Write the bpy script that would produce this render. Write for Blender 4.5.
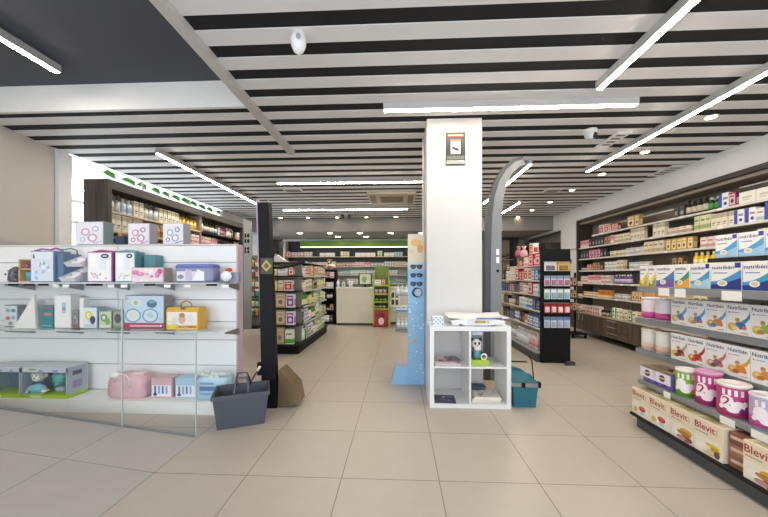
import bpy, bmesh, math, random
from math import sin, cos, pi, sqrt
from mathutils import Vector, Matrix
random.seed(7)
SC = bpy.context.scene
COL = SC.collection
for o_ in list(bpy.data.objects):
    bpy.data.objects.remove(o_)

# ------------------------------------------------------------------ camera, world, exposure
FPX, HOR, EYE = 320.0, 276.0, 1.25
TH = math.atan(14.5 / 320)
S_, C_ = sin(TH), cos(TH)
cam = bpy.data.cameras.new('camera')
cam.sensor_width = 36.0
cam.lens = 36.0 * FPX / 768
cam.shift_y = (HOR - 258.5) / 768
cam.clip_start, cam.clip_end = 0.05, 100
camo = bpy.data.objects.new('camera', cam)
COL.objects.link(camo)
camo.location = (0, 0, EYE)
camo.rotation_euler = (pi / 2, 0, TH)
SC.camera = camo

W = bpy.data.worlds.new('daylight')
SC.world = W
W.use_nodes = True
bg = W.node_tree.nodes['Background']
bg.inputs[0].default_value = (0.84, 0.92, 1.0, 1)
bg.inputs[1].default_value = 1.7
LED_STRENGTH = 42.0
SPOT_STRENGTH = 16.0
SC.view_settings.view_transform = 'Standard'
SC.view_settings.look = 'None'
SC.view_settings.gamma = 1
SC.view_settings.use_curve_mapping = False
SC.view_settings.exposure = 1.0
SC.cycles.max_bounces = 8
SC.cycles.diffuse_bounces = 5
SC.cycles.transparent_max_bounces = 12
SC.cycles.sample_clamp_indirect = 4.0
SC.cycles.caustics_reflective = False
SC.cycles.caustics_refractive = False

# ------------------------------------------------------------------ where the camera's rays meet the planes of the room
def gx(u, Y):
    k = (u - 384) / FPX
    return Y * (k * C_ - S_) / (C_ + k * S_)
def gy(u, X):
    k = (u - 384) / FPX
    return X * (C_ + k * S_) / (k * C_ - S_)
def gz(v, X, Y):
    return EYE + (HOR - v) / FPX * (-S_ * X + C_ * Y)
def hit(u, v, Z):
    zc = (Z - EYE) * FPX / (HOR - v)
    xc = (u - 384) / FPX * zc
    return C_ * xc - S_ * zc, C_ * zc + S_ * xc

# ------------------------------------------------------------------ materials
MATS = {}
def lin(h):
    h = h.lstrip('#')
    out = []
    for i in (0, 2, 4):
        c = int(h[i:i + 2], 16) / 255
        out.append(c / 12.92 if c <= 0.04045 else ((c + 0.055) / 1.055) ** 2.4)
    return (*out, 1)
def mat(hexc, rough=0.45, metal=0.0, noise=0.05, scale=18.0, emit=0.0, bump=0.0, trans=0.0):
    key = (hexc, rough, metal, noise, scale, emit, bump, trans)
    if key in MATS:
        return MATS[key]
    m = bpy.data.materials.new('m_' + hexc.strip('#') + '_%d' % len(MATS))
    m.use_nodes = True
    nt = m.node_tree
    b = nt.nodes['Principled BSDF']
    c = lin(hexc)
    b.inputs['Roughness'].default_value = rough
    b.inputs['Metallic'].default_value = metal
    b.inputs['Base Color'].default_value = c
    if trans:
        b.inputs['Transmission Weight'].default_value = trans
    if noise:
        tc = nt.nodes.new('ShaderNodeTexCoord')
        n = nt.nodes.new('ShaderNodeTexNoise')
        n.inputs['Scale'].default_value = scale
        n.inputs['Detail'].default_value = 3
        r = nt.nodes.new('ShaderNodeMix')
        r.data_type = 'RGBA'
        r.inputs['A'].default_value = tuple(min(1, x * (1 - noise)) for x in c[:3]) + (1,)
        r.inputs['B'].default_value = tuple(min(1, x * (1 + noise)) for x in c[:3]) + (1,)
        nt.links.new(tc.outputs['Object'], n.inputs['Vector'])
        nt.links.new(n.outputs['Fac'], r.inputs['Factor'])
        nt.links.new(r.outputs['Result'], b.inputs['Base Color'])
        if bump:
            bp = nt.nodes.new('ShaderNodeBump')
            bp.inputs['Strength'].default_value = bump
            bp.inputs['Distance'].default_value = 0.01
            nt.links.new(n.outputs['Fac'], bp.inputs['Height'])
            nt.links.new(bp.outputs['Normal'], b.inputs['Normal'])
    if emit:
        b.inputs['Emission Color'].default_value = c
        b.inputs['Emission Strength'].default_value = emit
    MATS[key] = m
    return m

def glass_mat(name, tint, alpha_edge=0.10, rough=0.02):
    m = bpy.data.materials.new(name)
    m.use_nodes = True
    nt = m.node_tree
    nt.nodes.clear()
    out = nt.nodes.new('ShaderNodeOutputMaterial')
    mix = nt.nodes.new('ShaderNodeMixShader')
    tr = nt.nodes.new('ShaderNodeBsdfTransparent')
    gl = nt.nodes.new('ShaderNodeBsdfGlossy')
    fr = nt.nodes.new('ShaderNodeFresnel')
    fr.inputs['IOR'].default_value = 1.45
    tr.inputs[0].default_value = tint
    gl.inputs['Roughness'].default_value = rough
    ad = nt.nodes.new('ShaderNodeMath')
    ad.operation = 'ADD'
    ad.inputs[1].default_value = alpha_edge
    nt.links.new(fr.outputs[0], ad.inputs[0])
    ge = nt.nodes.new('ShaderNodeNewGeometry')
    fb = nt.nodes.new('ShaderNodeMath'); fb.operation = 'SUBTRACT'; fb.inputs[0].default_value = 1.0
    nt.links.new(ge.outputs['Backfacing'], fb.inputs[1])
    mu = nt.nodes.new('ShaderNodeMath'); mu.operation = 'MULTIPLY'
    nt.links.new(ad.outputs[0], mu.inputs[0]); nt.links.new(fb.outputs[0], mu.inputs[1])
    nt.links.new(mu.outputs[0], mix.inputs[0])
    nt.links.new(tr.outputs[0], mix.inputs[1])
    nt.links.new(gl.outputs[0], mix.inputs[2])
    nt.links.new(mix.outputs[0], out.inputs[0])
    return m
GLASS = glass_mat('clear_glass', (0.985, 0.995, 0.99, 1), 0.015)
GLASS_EDGE = mat('#bccbc9', 0.15, 0, 0.1)
ACRYLIC = glass_mat('blue_acrylic', (0.70, 0.82, 0.93, 1), 0.06)
FILM = glass_mat('clear_film', (0.95, 0.95, 0.96, 1), 0.05, 0.12)

def tile_mat(name, c1, c2, joint, ox, oy, t=0.6, rough=0.33, ns=1.0):
    m = bpy.data.materials.new(name)
    m.use_nodes = True
    nt = m.node_tree
    N, L = nt.nodes, nt.links
    b = N['Principled BSDF']
    tc = N.new('ShaderNodeTexCoord')
    sp = N.new('ShaderNodeSeparateXYZ')
    L.new(tc.outputs['Object'], sp.inputs[0])
    def math_(op, a, bb=None):
        n = N.new('ShaderNodeMath')
        n.operation = op
        for i, x in enumerate((a, bb)):
            if x is None: continue
            if isinstance(x, (int, float)): n.inputs[i].default_value = x
            else: L.new(x, n.inputs[i])
        return n.outputs[0]
    def axis(o, off):
        q = math_('DIVIDE', math_('SUBTRACT', o, off), t)
        f = math_('FRACT', q)
        d = math_('MINIMUM', f, math_('SUBTRACT', 1.0, f))
        return math_('FLOOR', q), d
    fx, dx = axis(sp.outputs[0], ox)
    fy, dy = axis(sp.outputs[1], oy)
    d = math_('MINIMUM', dx, dy)
    jn = math_('LESS_THAN', d, 0.0042)
    cell = N.new('ShaderNodeCombineXYZ')
    L.new(fx, cell.inputs[0]); L.new(fy, cell.inputs[1])
    wn = N.new('ShaderNodeTexWhiteNoise')
    L.new(cell.outputs[0], wn.inputs['Vector'])
    n1 = N.new('ShaderNodeTexNoise'); n1.inputs['Scale'].default_value = 5.0 * ns; n1.inputs['Detail'].default_value = 8; n1.inputs['Roughness'].default_value = 0.65
    L.new(tc.outputs['Object'], n1.inputs['Vector'])
    fac = math_('ADD', math_('MULTIPLY', n1.outputs['Fac'], 0.85), math_('MULTIPLY', wn.outputs['Value'], 0.15))
    mx = N.new('ShaderNodeMix'); mx.data_type = 'RGBA'
    mx.inputs['A'].default_value = lin(c1); mx.inputs['B'].default_value = lin(c2)
    L.new(fac, mx.inputs['Factor'])
    mj = N.new('ShaderNodeMix'); mj.data_type = 'RGBA'
    L.new(jn, mj.inputs['Factor'])
    L.new(mx.outputs['Result'], mj.inputs['A'])
    mj.inputs['B'].default_value = lin(joint)
    L.new(mj.outputs['Result'], b.inputs['Base Color'])
    ro = math_('ADD', math_('MULTIPLY', n1.outputs['Fac'], 0.15), rough - 0.07)
    L.new(ro, b.inputs['Roughness'])
    b.inputs['Specular IOR Level'].default_value = 0.45
    return m

def wood_mat(name, c1, c2, axis=1, sc=1.0, rough=0.5):
    m = bpy.data.materials.new(name)
    m.use_nodes = True
    nt = m.node_tree
    N, L = nt.nodes, nt.links
    b = N['Principled BSDF']
    tc = N.new('ShaderNodeTexCoord')
    mp = N.new('ShaderNodeMapping')
    s = [14 * sc] * 3
    s[axis] = 0.9 * sc
    mp.inputs['Scale'].default_value = s
    n = N.new('ShaderNodeTexNoise'); n.inputs['Scale'].default_value = 2.5; n.inputs['Detail'].default_value = 6
    L.new(tc.outputs['Object'], mp.inputs[0]); L.new(mp.outputs[0], n.inputs['Vector'])
    cr = N.new('ShaderNodeValToRGB')
    cr.color_ramp.elements[0].position = 0.35; cr.color_ramp.elements[0].color = lin(c1)
    cr.color_ramp.elements[1].position = 0.68; cr.color_ramp.elements[1].color = lin(c2)
    L.new(n.outputs['Fac'], cr.inputs[0]); L.new(cr.outputs[0], b.inputs['Base Color'])
    b.inputs['Roughness'].default_value = rough
    return m

WHITE = mat('#e9e8e6', 0.45, 0, 0.02)
WHITE_GLOSS = mat('#efefef', 0.25, 0, 0.01)
PLASTER = mat('#e2e4e8', 0.8, 0, 0.03, 4)
GREYWALL = mat('#b3afaa', 0.8, 0, 0.03, 4)
BLACK = mat('#0f0f11', 0.6, 0, 0.1)
BLACK.node_tree.nodes['Principled BSDF'].inputs['Specular IOR Level'].default_value = .2
DARK = mat('#222225', 0.55, 0, 0.08)
DARK.node_tree.nodes['Principled BSDF'].inputs['Specular IOR Level'].default_value = .25
CHAR = mat('#3b3d42', 0.55, 0, 0.06)
STEEL = mat('#9b9ea0', 0.35, 0.8, 0.05)
ALU = mat('#c3c5c6', 0.35, 0.6, 0.03)
SLAT = mat('#e4e3e4', 0.55, 0, 0.04, 6)
CEILDARK = mat('#141417', 0.85, 0, 0.1, 6)
SLATE = mat('#4b4e57', 0.8, 0, 0.04, 3)
LEDM = mat('#fff2de', 0.4, 0, 0, 18, LED_STRENGTH)
SPOTM = mat('#ffe6bd', 0.4, 0, 0, 18, SPOT_STRENGTH)
HOUSING = mat('#b9b8b7', 0.45, 0.1, 0.03)
WOODG = wood_mat('grey_oak', '#3d342d', '#6a5c50', 2)
WOODF = wood_mat('dark_oak', '#2e2927', '#4a4340', 2)
WOODH = wood_mat('dark_oak_along', '#2e2927', '#4a4340', 1)
PRICE = mat('#f4f2ee', 0.5, 0, 0.02)

# ------------------------------------------------------------------ lettering
_txt = {}
def letters(s):
    if s in _txt: return _txt[s]
    cu = bpy.data.curves.new('t', 'FONT')
    cu.body = s
    cu.resolution_u = 2
    cu.offset = 0.012
    ob = bpy.data.objects.new('t', cu)
    COL.objects.link(ob)
    dg = bpy.context.evaluated_depsgraph_get()
    me = bpy.data.meshes.new_from_object(ob.evaluated_get(dg))
    vs = [(v.co.x, v.co.y) for v in me.vertices]
    fs = [tuple(p.vertices) for p in me.polygons]
    bpy.data.objects.remove(ob); bpy.data.curves.remove(cu); bpy.data.meshes.remove(me)
    x0, x1 = min(v[0] for v in vs), max(v[0] for v in vs)
    y0, y1 = min(v[1] for v in vs), max(v[1] for v in vs)
    r = ([((x - x0) / (x1 - x0), (y - y0) / (y1 - y0)) for x, y in vs], fs, (x1 - x0) / (y1 - y0))
    _txt[s] = r
    return r
for s_ in ('Nutribén', 'nutribén', 'Blevit', '2'):
    letters(s_)

# ------------------------------------------------------------------ mesh builder
class MB:
    def __init__(s):
        s.v, s.f, s.mi, s.sm, s.mats = [], [], [], [], []
        s.T = None
    def m(s, mt):
        if mt not in s.mats: s.mats.append(mt)
        return s.mats.index(mt)
    def add(s, vs, fs, mt, smooth=False):
        b = len(s.v)
        if s.T is not None:
            vs = [tuple(s.T @ Vector(p)) for p in vs]
        s.v += [tuple(p) for p in vs]
        k = s.m(mt)
        for f in fs:
            s.f.append(tuple(b + i for i in f)); s.mi.append(k); s.sm.append(smooth)
        return s
    def box(s, x0, x1, y0, y1, z0, z1, mt):
        vs = [(x0, y0, z0), (x1, y0, z0), (x1, y1, z0), (x0, y1, z0), (x0, y0, z1), (x1, y0, z1), (x1, y1, z1), (x0, y1, z1)]
        return s.add(vs, [(0, 3, 2, 1), (4, 5, 6, 7), (0, 1, 5, 4), (1, 2, 6, 5), (2, 3, 7, 6), (3, 0, 4, 7)], mt)
    def rbox(s, x0, x1, y0, y1, z0, z1, mt, r=0.004):
        """box with chamfered vertical edges and top and bottom rims"""
        r = min(r, (x1 - x0) / 3, (y1 - y0) / 3, (z1 - z0) / 3)
        def ring(z, i):
            a, b, c, d = x0 + i, x1 - i, y0 + i, y1 - i
            q = r
            return [(a + q, c, z), (b - q, c, z), (b, c + q, z), (b, d - q, z), (b - q, d, z), (a + q, d, z), (a, d - q, z), (a, c + q, z)]
        vs = ring(z0, r * .6) + ring(z0 + r, 0) + ring(z1 - r, 0) + ring(z1, r * .6)
        fs = [tuple(range(7, -1, -1)), tuple(range(24, 32))]
        for k in range(3):
            for i in range(8):
                j = (i + 1) % 8
                fs.append((k * 8 + i, k * 8 + j, k * 8 + 8 + j, k * 8 + 8 + i))
        return s.add(vs, fs, mt)
    def lathe(s, prof, mt, n=16, c=(0, 0, 0), sx=1, sy=1, smooth=True):
        vs, fs = [], []
        for r, z in prof:
            for i in range(n):
                a = 2 * pi * i / n
                vs.append((c[0] + sx * r * cos(a), c[1] + sy * r * sin(a), c[2] + z))
        for k in range(len(prof) - 1):
            for i in range(n):
                j = (i + 1) % n
                fs.append((k * n + i, k * n + j, k * n + n + j, k * n + n + i))
        if prof[0][0] > 1e-6: fs.append(tuple(range(n - 1, -1, -1)))
        if prof[-1][0] > 1e-6: fs.append(tuple((len(prof) - 1) * n + i for i in range(n)))
        return s.add(vs, fs, mt, smooth)
    def ball(s, c, r, mt, n=12):
        if not isinstance(r, tuple): r = (r, r, r)
        vs, fs = [], []
        h = n // 2
        for k in range(h + 1):
            p = pi * k / h
            for i in range(n):
                a = 2 * pi * i / n
                vs.append((c[0] + r[0] * sin(p) * cos(a), c[1] + r[1] * sin(p) * sin(a), c[2] + r[2] * cos(p)))
        for k in range(h):
            for i in range(n):
                j = (i + 1) % n
                fs.append((k * n + i, k * n + n + i, k * n + n + j, k * n + j))
        return s.add(vs, fs, mt, True)
    def prism(s, poly, axis, a0, a1, mt):
        """poly of 2-D points extruded along an axis"""
        def P(p, a):
            return (a, p[0], p[1]) if axis == 0 else (p[0], a, p[1]) if axis == 1 else (p[0], p[1], a)
        n = len(poly)
        vs = [P(p, a0) for p in poly] + [P(p, a1) for p in poly]
        fs = [tuple(range(n)), tuple(range(2 * n - 1, n - 1, -1))] + [(i, n + i, n + (i + 1) % n, (i + 1) % n) for i in range(n)]
        return s.add(vs, fs, mt)
    def tube(s, path, r, mt, n=8, flat=1.0):
        path = [Vector(p) for p in path]
        rs = r if isinstance(r, (list, tuple)) else [r] * len(path)
        vs, fs = [], []
        up0 = Vector((0, 0, 1))
        for k, p in enumerate(path):
            t = (path[min(k + 1, len(path) - 1)] - path[max(k - 1, 0)]).normalized()
            u = up0 if abs(t.dot(up0)) < 0.95 else Vector((0, 1, 0))
            a = t.cross(u).normalized(); b = a.cross(t).normalized()
            for i in range(n):
                an = 2 * pi * i / n
                vs.append(tuple(p + a * rs[k] * cos(an) + b * rs[k] * flat * sin(an)))
        for k in range(len(path) - 1):
            for i in range(n):
                j = (i + 1) % n
                fs.append((k * n + i, k * n + j, k * n + n + j, k * n + n + i))
        fs += [tuple(range(n - 1, -1, -1)), tuple((len(path) - 1) * n + i for i in range(n))]
        return s.add(vs, fs, mt, True)
    def frust(s, w0, d0, w1, d1, z0, z1, mt, off=(0, 0)):
        a, b, c, d = w0 / 2, d0 / 2, w1 / 2, d1 / 2
        ox, oy = off
        vs = [(-a, -b, z0), (a, -b, z0), (a, b, z0), (-a, b, z0), (ox - c, oy - d, z1), (ox + c, oy - d, z1), (ox + c, oy + d, z1), (ox - c, oy + d, z1)]
        return s.add(vs, [(0, 3, 2, 1), (4, 5, 6, 7), (0, 1, 5, 4), (1, 2, 6, 5), (2, 3, 7, 6), (3, 0, 4, 7)], mt)
    # prints on a face that looks towards -y
    def pq(s, x0, x1, z0, z1, y, mt):
        return s.add([(x0, y, z0), (x1, y, z0), (x1, y, z1), (x0, y, z1)], [(0, 1, 2, 3)], mt)
    def pp(s, pts, y, mt):
        return s.add([(x, y, z) for x, z in pts], [tuple(range(len(pts)))], mt)
    def pd(s, cx, cz, rx, rz, y, mt, n=14):
        return s.pp([(cx + rx * cos(2 * pi * i / n), cz + rz * sin(2 * pi * i / n)) for i in range(n)], y, mt)
    def pt(s, txt, x0, z0, w, y, mt, h=None):
        vs, fs, asp = letters(txt)
        hh = h or w / asp
        return s.add([(x0 + a * w, y, z0 + b * hh) for a, b in vs], fs, mt)
    def mesh(s, name):
        me = bpy.data.meshes.new(name)
        me.from_pydata(s.v, [], s.f)
        for mt in s.mats: me.materials.append(mt)
        me.polygons.foreach_set('material_index', s.mi)
        me.polygons.foreach_set('use_smooth', s.sm)
        me.update()
        if s.mats and any(q in (GLASS, ACRYLIC, FILM) for q in s.mats):
            bm = bmesh.new(); bm.from_mesh(me); bmesh.ops.recalc_face_normals(bm, faces=bm.faces); bm.to_mesh(me); bm.free()
        return me
    def build(s, name, parent=None, label=None, loc=None):
        o = bpy.data.objects.new(name, s.mesh(name))
        COL.objects.link(o)
        if parent is not None: o.parent = parent
        if label: o['label'] = label
        if loc: o.location = loc
        return o

def empty(name, loc, rz, label, cat, group=None):
    o = bpy.data.objects.new(name, None)
    o.empty_display_size = 0.1
    COL.objects.link(o)
    o.location = loc
    o.rotation_euler = (0, 0, rz)
    return tag(o, label, cat, group)
def tag(o, label, cat, group=None):
    o['label'] = label; o['category'] = cat
    if group: o['group'] = group
    return o
def struct(o, label=None):
    o['kind'] = 'structure'
    if label: o['label'] = label
    return o
def nth(i):
    return '%d%s' % (i, 'th' if 10 <= i % 100 <= 20 else {1: 'st', 2: 'nd', 3: 'rd'}.get(i % 10, 'th'))

# ================================================================== THE SETTING
CZ = 2.95
XR, XL, YB = 4.42, -4.55, 11.5
TILE = tile_mat('beige_tiles', '#aaa197', '#b8afa5', '#6b6056', -0.352, 1.965)
TILE_G = tile_mat('grey_tiles', '#a39e99', '#b5b0ab', '#76726e', -0.352, 1.965, ns=1.6)
b = MB(); b.box(-1.552, 5.6, -2.0, 12.2, -0.1, 0, TILE); b.box(-6.5, -1.552, 2.43, 12.2, -0.1, 0, TILE)
struct(b.build('floor'))
b = MB()
b.prism([(-1.552, -0.1), (-1.552, 0.0), (-5.0, 0.41), (-5.0, -0.1)], 1, -2.0, 2.43, TILE_G)
struct(b.build('floor_ramp'), 'grey tiled ramp rising from the shop floor to the street side')

# slatted ceiling
b = MB()
b.box(-1.42, 5.2, -2.0, 3.15, CZ + 0.0022, CZ + 0.1, CEILDARK)
b.box(-4.56, 5.2, 3.15, 9.4, CZ + 0.0022, CZ + 0.1, CEILDARK)
k = -15
while True:
    y0 = 2.155 + 0.2765 * k
    if y0 > 9.2: break
    if y0 > 3.1:
        b.box(-4.555, 5.0, y0, y0 + 0.147, CZ - 0.004, CZ + 0.002, SLAT)
    else:
        b.box(-1.42, 5.0, y0, y0 + 0.147, CZ - 0.004, CZ + 0.002, SLAT)
    k += 1
struct(b.build('ceiling'))
b = MB(); b.box(-6, -1.42, -2.0, 3.3, 3.21, 3.3, SLATE)
struct(b.build('ceiling_recess'))
b = MB(); b.box(-6, -1.5, 3.13, 3.17, CZ - 0.005, 3.21, WHITE)
struct(b.build('trim_1'), 'white fascia closing the dark ceiling recess')
b = MB(); b.box(-1.492, -1.41, -2.0, 4.3, CZ - 0.05, CZ + 0.26, mat('#c4c1be', 0.5, 0, .04))
struct(b.build('trim_2'), 'long pale track beam under the slatted ceiling')
# dropped plaster ceiling at the counter
b = MB(); b.box(-6, 5.2, 9.4, 12.2, 2.56, 2.66, mat('#a9a7a5', 0.8, 0, .03)); b.box(-6, 5.2, 9.36, 9.4, 2.56, 3.05, mat('#8f8d8c', 0.8, 0, .03))
struct(b.build('ceiling_counter'), 'plain lowered plaster ceiling over the counter')
# walls
b = MB(); b.box(-6, 5.2, YB + 0.36, YB + 0.5, -0.1, 3.0, GREYWALL)
struct(b.build('wall_back'))
b = MB()
b.box(XR, XR + 0.1, -2.0, 8.18, 2.615, CZ + 0.05, PLASTER)          # bulkhead over the shelves
b.box(XR, XR + 0.46, 8.18, 8.93, 1.94, CZ + 0.05, PLASTER)
b.box(XR, XR + 0.1, 8.93, 12.0, 2.5, CZ + 0.05, PLASTER)
b.box(XR + 0.36, XR + 0.46, -2.0, 12.0, -0.1, 2.7, GREYWALL)
b.box(XR + 0.06, XR + 0.36, 8.18, 9.05, -0.0, 1.94, PLASTER)
struct(b.build('wall_right'))
b = MB(); b.box(XR + 0.28, XR + 0.355, -1.9, 8.17, 0, 0.12, mat('#a9a7a5', .5))
struct(b.build('baseboard_right'))
b = MB()
b.prism([(-4.33, 2.55), (-4.60, 4.08), (-4.8, 4.08), (-4.8, -2.0), (-4.33, -2.0)], 2, -0.1, 3.25, mat('#cbc6c1', .8, 0, .03, 4))
struct(b.build('wall_left'))
b = MB()
b.box(XL - 0.1, XL, 4.09, 12.0, -0.1, 0.6, PLASTER)
b.box(XL - 0.1, XL, 8.1, 9.2, -0.1, 3.0, PLASTER)
b.box(XL - 0.1, XL, 10.4, 12.0, -0.1, 3.0, GREYWALL)
b.box(XL - 0.1, XL + 0.0, 4.09, 4.22, 0.6, 3.0, PLASTER)
struct(b.build('wall_window_side'))
wf = MB(); wf.box(XL - 0.06, XL - 0.02, 4.23, 8.09, 0.61, 0.66, WHITE)
for yy in (4.23, 5.5, 6.8, 8.04): wf.box(XL - 0.06, XL - 0.02, yy, yy + 0.05, 0.66, 2.93, WHITE)
for zz in (2.30, 2.00): wf.box(XL - 0.055, XL - 0.025, 4.28, 8.04, zz, zz + 0.03, WHITE)
w1 = struct(wf.build('window_1'), 'long side window with green film cut-outs along the top')
b = MB(); b.box(XL - 0.045, XL - 0.04, 4.28, 8.04, 0.66, 2.93, GLASS)
b.build('glass_pane', w1)
b = MB()
GREENF = mat('#5fb045', 0.5, 0, .15)
y = 4.75
for i in range(11):
    h = random.uniform(0.11, 0.14); ln = random.uniform(0.22, 0.32)
    z = 2.835
    b.add([(XL - 0.036, y, z + .02), (XL - 0.036, y + ln, z - .02), (XL - 0.036, y + ln * .95, z + h * .6), (XL - 0.036, y + ln * .4, z + h * .75)], [(0, 1, 2, 3)], GREENF)
    y += ln + random.choice((0.015, 0.03, 0.10))
b.build('window_film', w1, 'green cut-out window film')
w2f = MB()
for yy in (9.21, 9.78, 10.33): w2f.box(XL - 0.06, XL - 0.02, yy, yy + 0.06, 0.61, 2.9, WHITE)
w2 = struct(w2f.build('window_2'), 'narrow tall window at the back of the left side')
b = MB(); b.box(XL - 0.045, XL - 0.04, 9.27, 10.33, 0.61, 2.9, GLASS); b.build('glass_pane', w2)
# pale building across the street
b = MB()
FAC = mat('#e6e6e4', 0.8, 0, .03)
FAG = mat('#aeb6bc', 0.3, 0, .05)
b.box(-16.5, -16, -2, 40, -1, 9, FAC)
for i in range(14):
    for j in range(3):
        b.box(-16.0, -15.97, i * 2.8, i * 2.8 + 1.3, 0.6 + j * 2.8, 2.4 + j * 2.8, FAG)
tag(b.build('street_building'), 'pale building across the street beyond the side windows', 'building')
# column
b = MB(); b.box(0.306, 0.892, 3.47, 4.02, 0, CZ - 0.005, mat('#cfcdcb', 0.6, 0, .02, 5))
struct(b.build('column'), 'square white column carrying the ceiling')
b = MB(); b.box(0.285, 0.300, 3.80, 3.86, 0, 2.9, ALU)
struct(b.build('trim_3'), 'thin aluminium edge strip beside the column')
# security notice
t = empty('security_notice', (gx(455.5, 3.464), 3.464, gz(149, .55, 3.464)), 0, 'small black camera surveillance notice fixed high on the white column', 'sign')
b = MB(); b.rbox(-.105, .105, -.004, .004, -.175, .175, mat('#1c1a19', .4), .003); b.build('plate', t)
b = MB(); y = -.005
b.pq(-.095, .095, .125, .165, y, mat('#7a3524', .5)); b.pq(-.08, .08, .137, .153, y - .0006, mat('#dcae9b', .5))
b.pq(-.05, .05, -.055, .075, y, mat('#efe9e6', .5)); b.pq(-.06, .06, .083, .098, y, mat('#b56a55', .5))
b.pp([(-.035, .03), (.025, .005), (.018, -.025), (-.04, 0)], y - .0006, mat('#161616', .5)); b.pd(.022, -.01, .014, .016, y - .0006, mat('#161616', .5))
b.pq(-.095, .095, -.115, -.075, y, mat('#5b5f5c', .5)); b.pq(-.095, .095, -.165, -.125, y, mat('#b9bfb5', .5))
for q in range(3): b.pq(-.085, .085 - .02 * q, -.163 + q * .013, -.158 + q * .013, y - .0006, mat('#3c3f3c', .5))
b.build('printed_panel', t)

# ------------------------------------------------------------------ ceiling lamps
def led(label, p0, p1, zb=CZ - 0.085, w=0.058, h=0.08):
    p0, p1 = Vector((*p0, 0)), Vector((*p1, 0))
    d = p1 - p0; L = d.length
    t = empty('linear_ceiling_lamp', ((p0.x + p1.x) / 2, (p0.y + p1.y) / 2, zb + h), math.atan2(d.y, d.x), label, 'lamp', 'linear ceiling lamps')
    b = MB(); b.box(-L / 2, L / 2, -w / 2, w / 2, -h + .012, 0, HOUSING); b.build('housing', t)
    b = MB(); b.box(-L / 2 + .012, L / 2 - .012, -w / 2 + .009, w / 2 - .009, -h + .006, -h + .012, LEDM); b.build('diffuser', t)
    for sx in (-1, 1):
        b = MB(); b.box(sx * (L / 2 - .3) - .01, sx * (L / 2 - .3) + .01, -.01, .01, 0, .02, STEEL); b.build('bracket', t)
    return t
led('linear lamp running along the dark recessed ceiling, warm strip', (-3.12, 0.35), (-3.12, 2.80), 3.10)
led('linear lamp along the window side, ending by the tall black gate post', (-3.2, 4.1), (-3.2, 7.2))
led('linear lamp crossing in front of the white column, largest in view', (-0.15, 3.15), (2.27, 3.15))
led('first crossing linear lamp behind the column, beside the ceiling cassette', (gx(277, 5.55), 5.55), (gx(423, 5.55) + .1, 5.55))
led('second crossing linear lamp behind the column, before the counter ceiling', (gx(283, 7.8), 7.8), (gx(408, 7.8), 7.8))
led('linear lamp running overhead from the entrance, ending before the crossing lamp', (1.75, 0.3), (1.75, 2.88))
led('linear lamp parallel to the long wall of shelves, nearest to that wall', (2.95, 2.65), (2.95, 5.15))
led('linear lamp starting behind the column and passing the curved grey gate', (1.92, 4.75), (1.92, 7.3))
led('small far linear lamp seen past the arch of the curved gate', (2.68, 7.2), (2.68, 9.1))

def downlight(x, y, z, r, label, group):
    t = empty('downlight', (x, y, z), 0, label, 'lamp', group)
    b = MB(); b.lathe([(r * 1.25, 0), (r * 1.25, -.008), (r, -.012), (r, -.004)], WHITE, 14); b.build('rim', t)
    b = MB(); b.lathe([(r * .95, -.009), (r * .95, -.004)], SPOTM, 14); b.build('lens', t)
for i, (u, v) in enumerate([(711, 117), (645, 152), (602, 174), (572, 190), (550, 202), (532, 210), (518, 217)]):
    x, y = hit(u, v, CZ - .01)
    downlight(x, y, CZ - .006, .05, 'recessed spot in the slats towards the shelf wall, %s from the entrance' % nth(i + 1), 'spots along the shelf wall')
for i, u in enumerate((289, 315, 342, 369, 396)):
    x, y = hit(u, 222, CZ - .01)
    downlight(x, 9.15, CZ - .006, .05, 'small recessed spot before the counter ceiling, %s from the left' % nth(i + 1), 'spots before the counter ceiling')
for i, u in enumerate((300, 330, 360, 391, 421)):
    x, y = hit(u, 233, 2.555)
    downlight(x, y, 2.558, .085, 'round spot in the lowered ceiling, front line, %s from the left' % nth(i + 1), 'spots in the counter ceiling')
for i, u in enumerate((338, 366)):
    x, y = hit(u, 236.6, 2.555)
    downlight(x, y, 2.558, .085, 'round spot in the lowered ceiling, back line, %s from the left' % nth(i + 1), 'spots in the counter ceiling')
# ceiling cassette
x0, y0 = hit(372, 190, CZ); x1, y1 = hit(417, 205, CZ)
cx = (gx(392, 7.0)); t = empty('air_conditioning_cassette', (cx, 6.95, CZ - .007), 0, 'square beige air conditioning cassette set into the slatted ceiling', 'air conditioner')
BEI = mat('#c9bfae', .5)
b = MB(); b.box(-.5, .5, -.5, .5, -.035, 0, BEI); b.build('panel', t)
b = MB(); b.box(-.25, .25, -.3, .3, -.042, -.036, mat('#a8a098', .5))
for q in range(6): b.box(-.24, .24, -.26 + q * .09, -.24 + q * .09, -.046, -.042, DARK)
b.build('grille', t)
for sx in (-1, 1):
    b = MB(); b.box(sx * .40 - .06, sx * .40 + .06, -.36, .36, -.042, -.036, mat('#8d7f6b', .5)); b.build('louvre', t)
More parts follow.
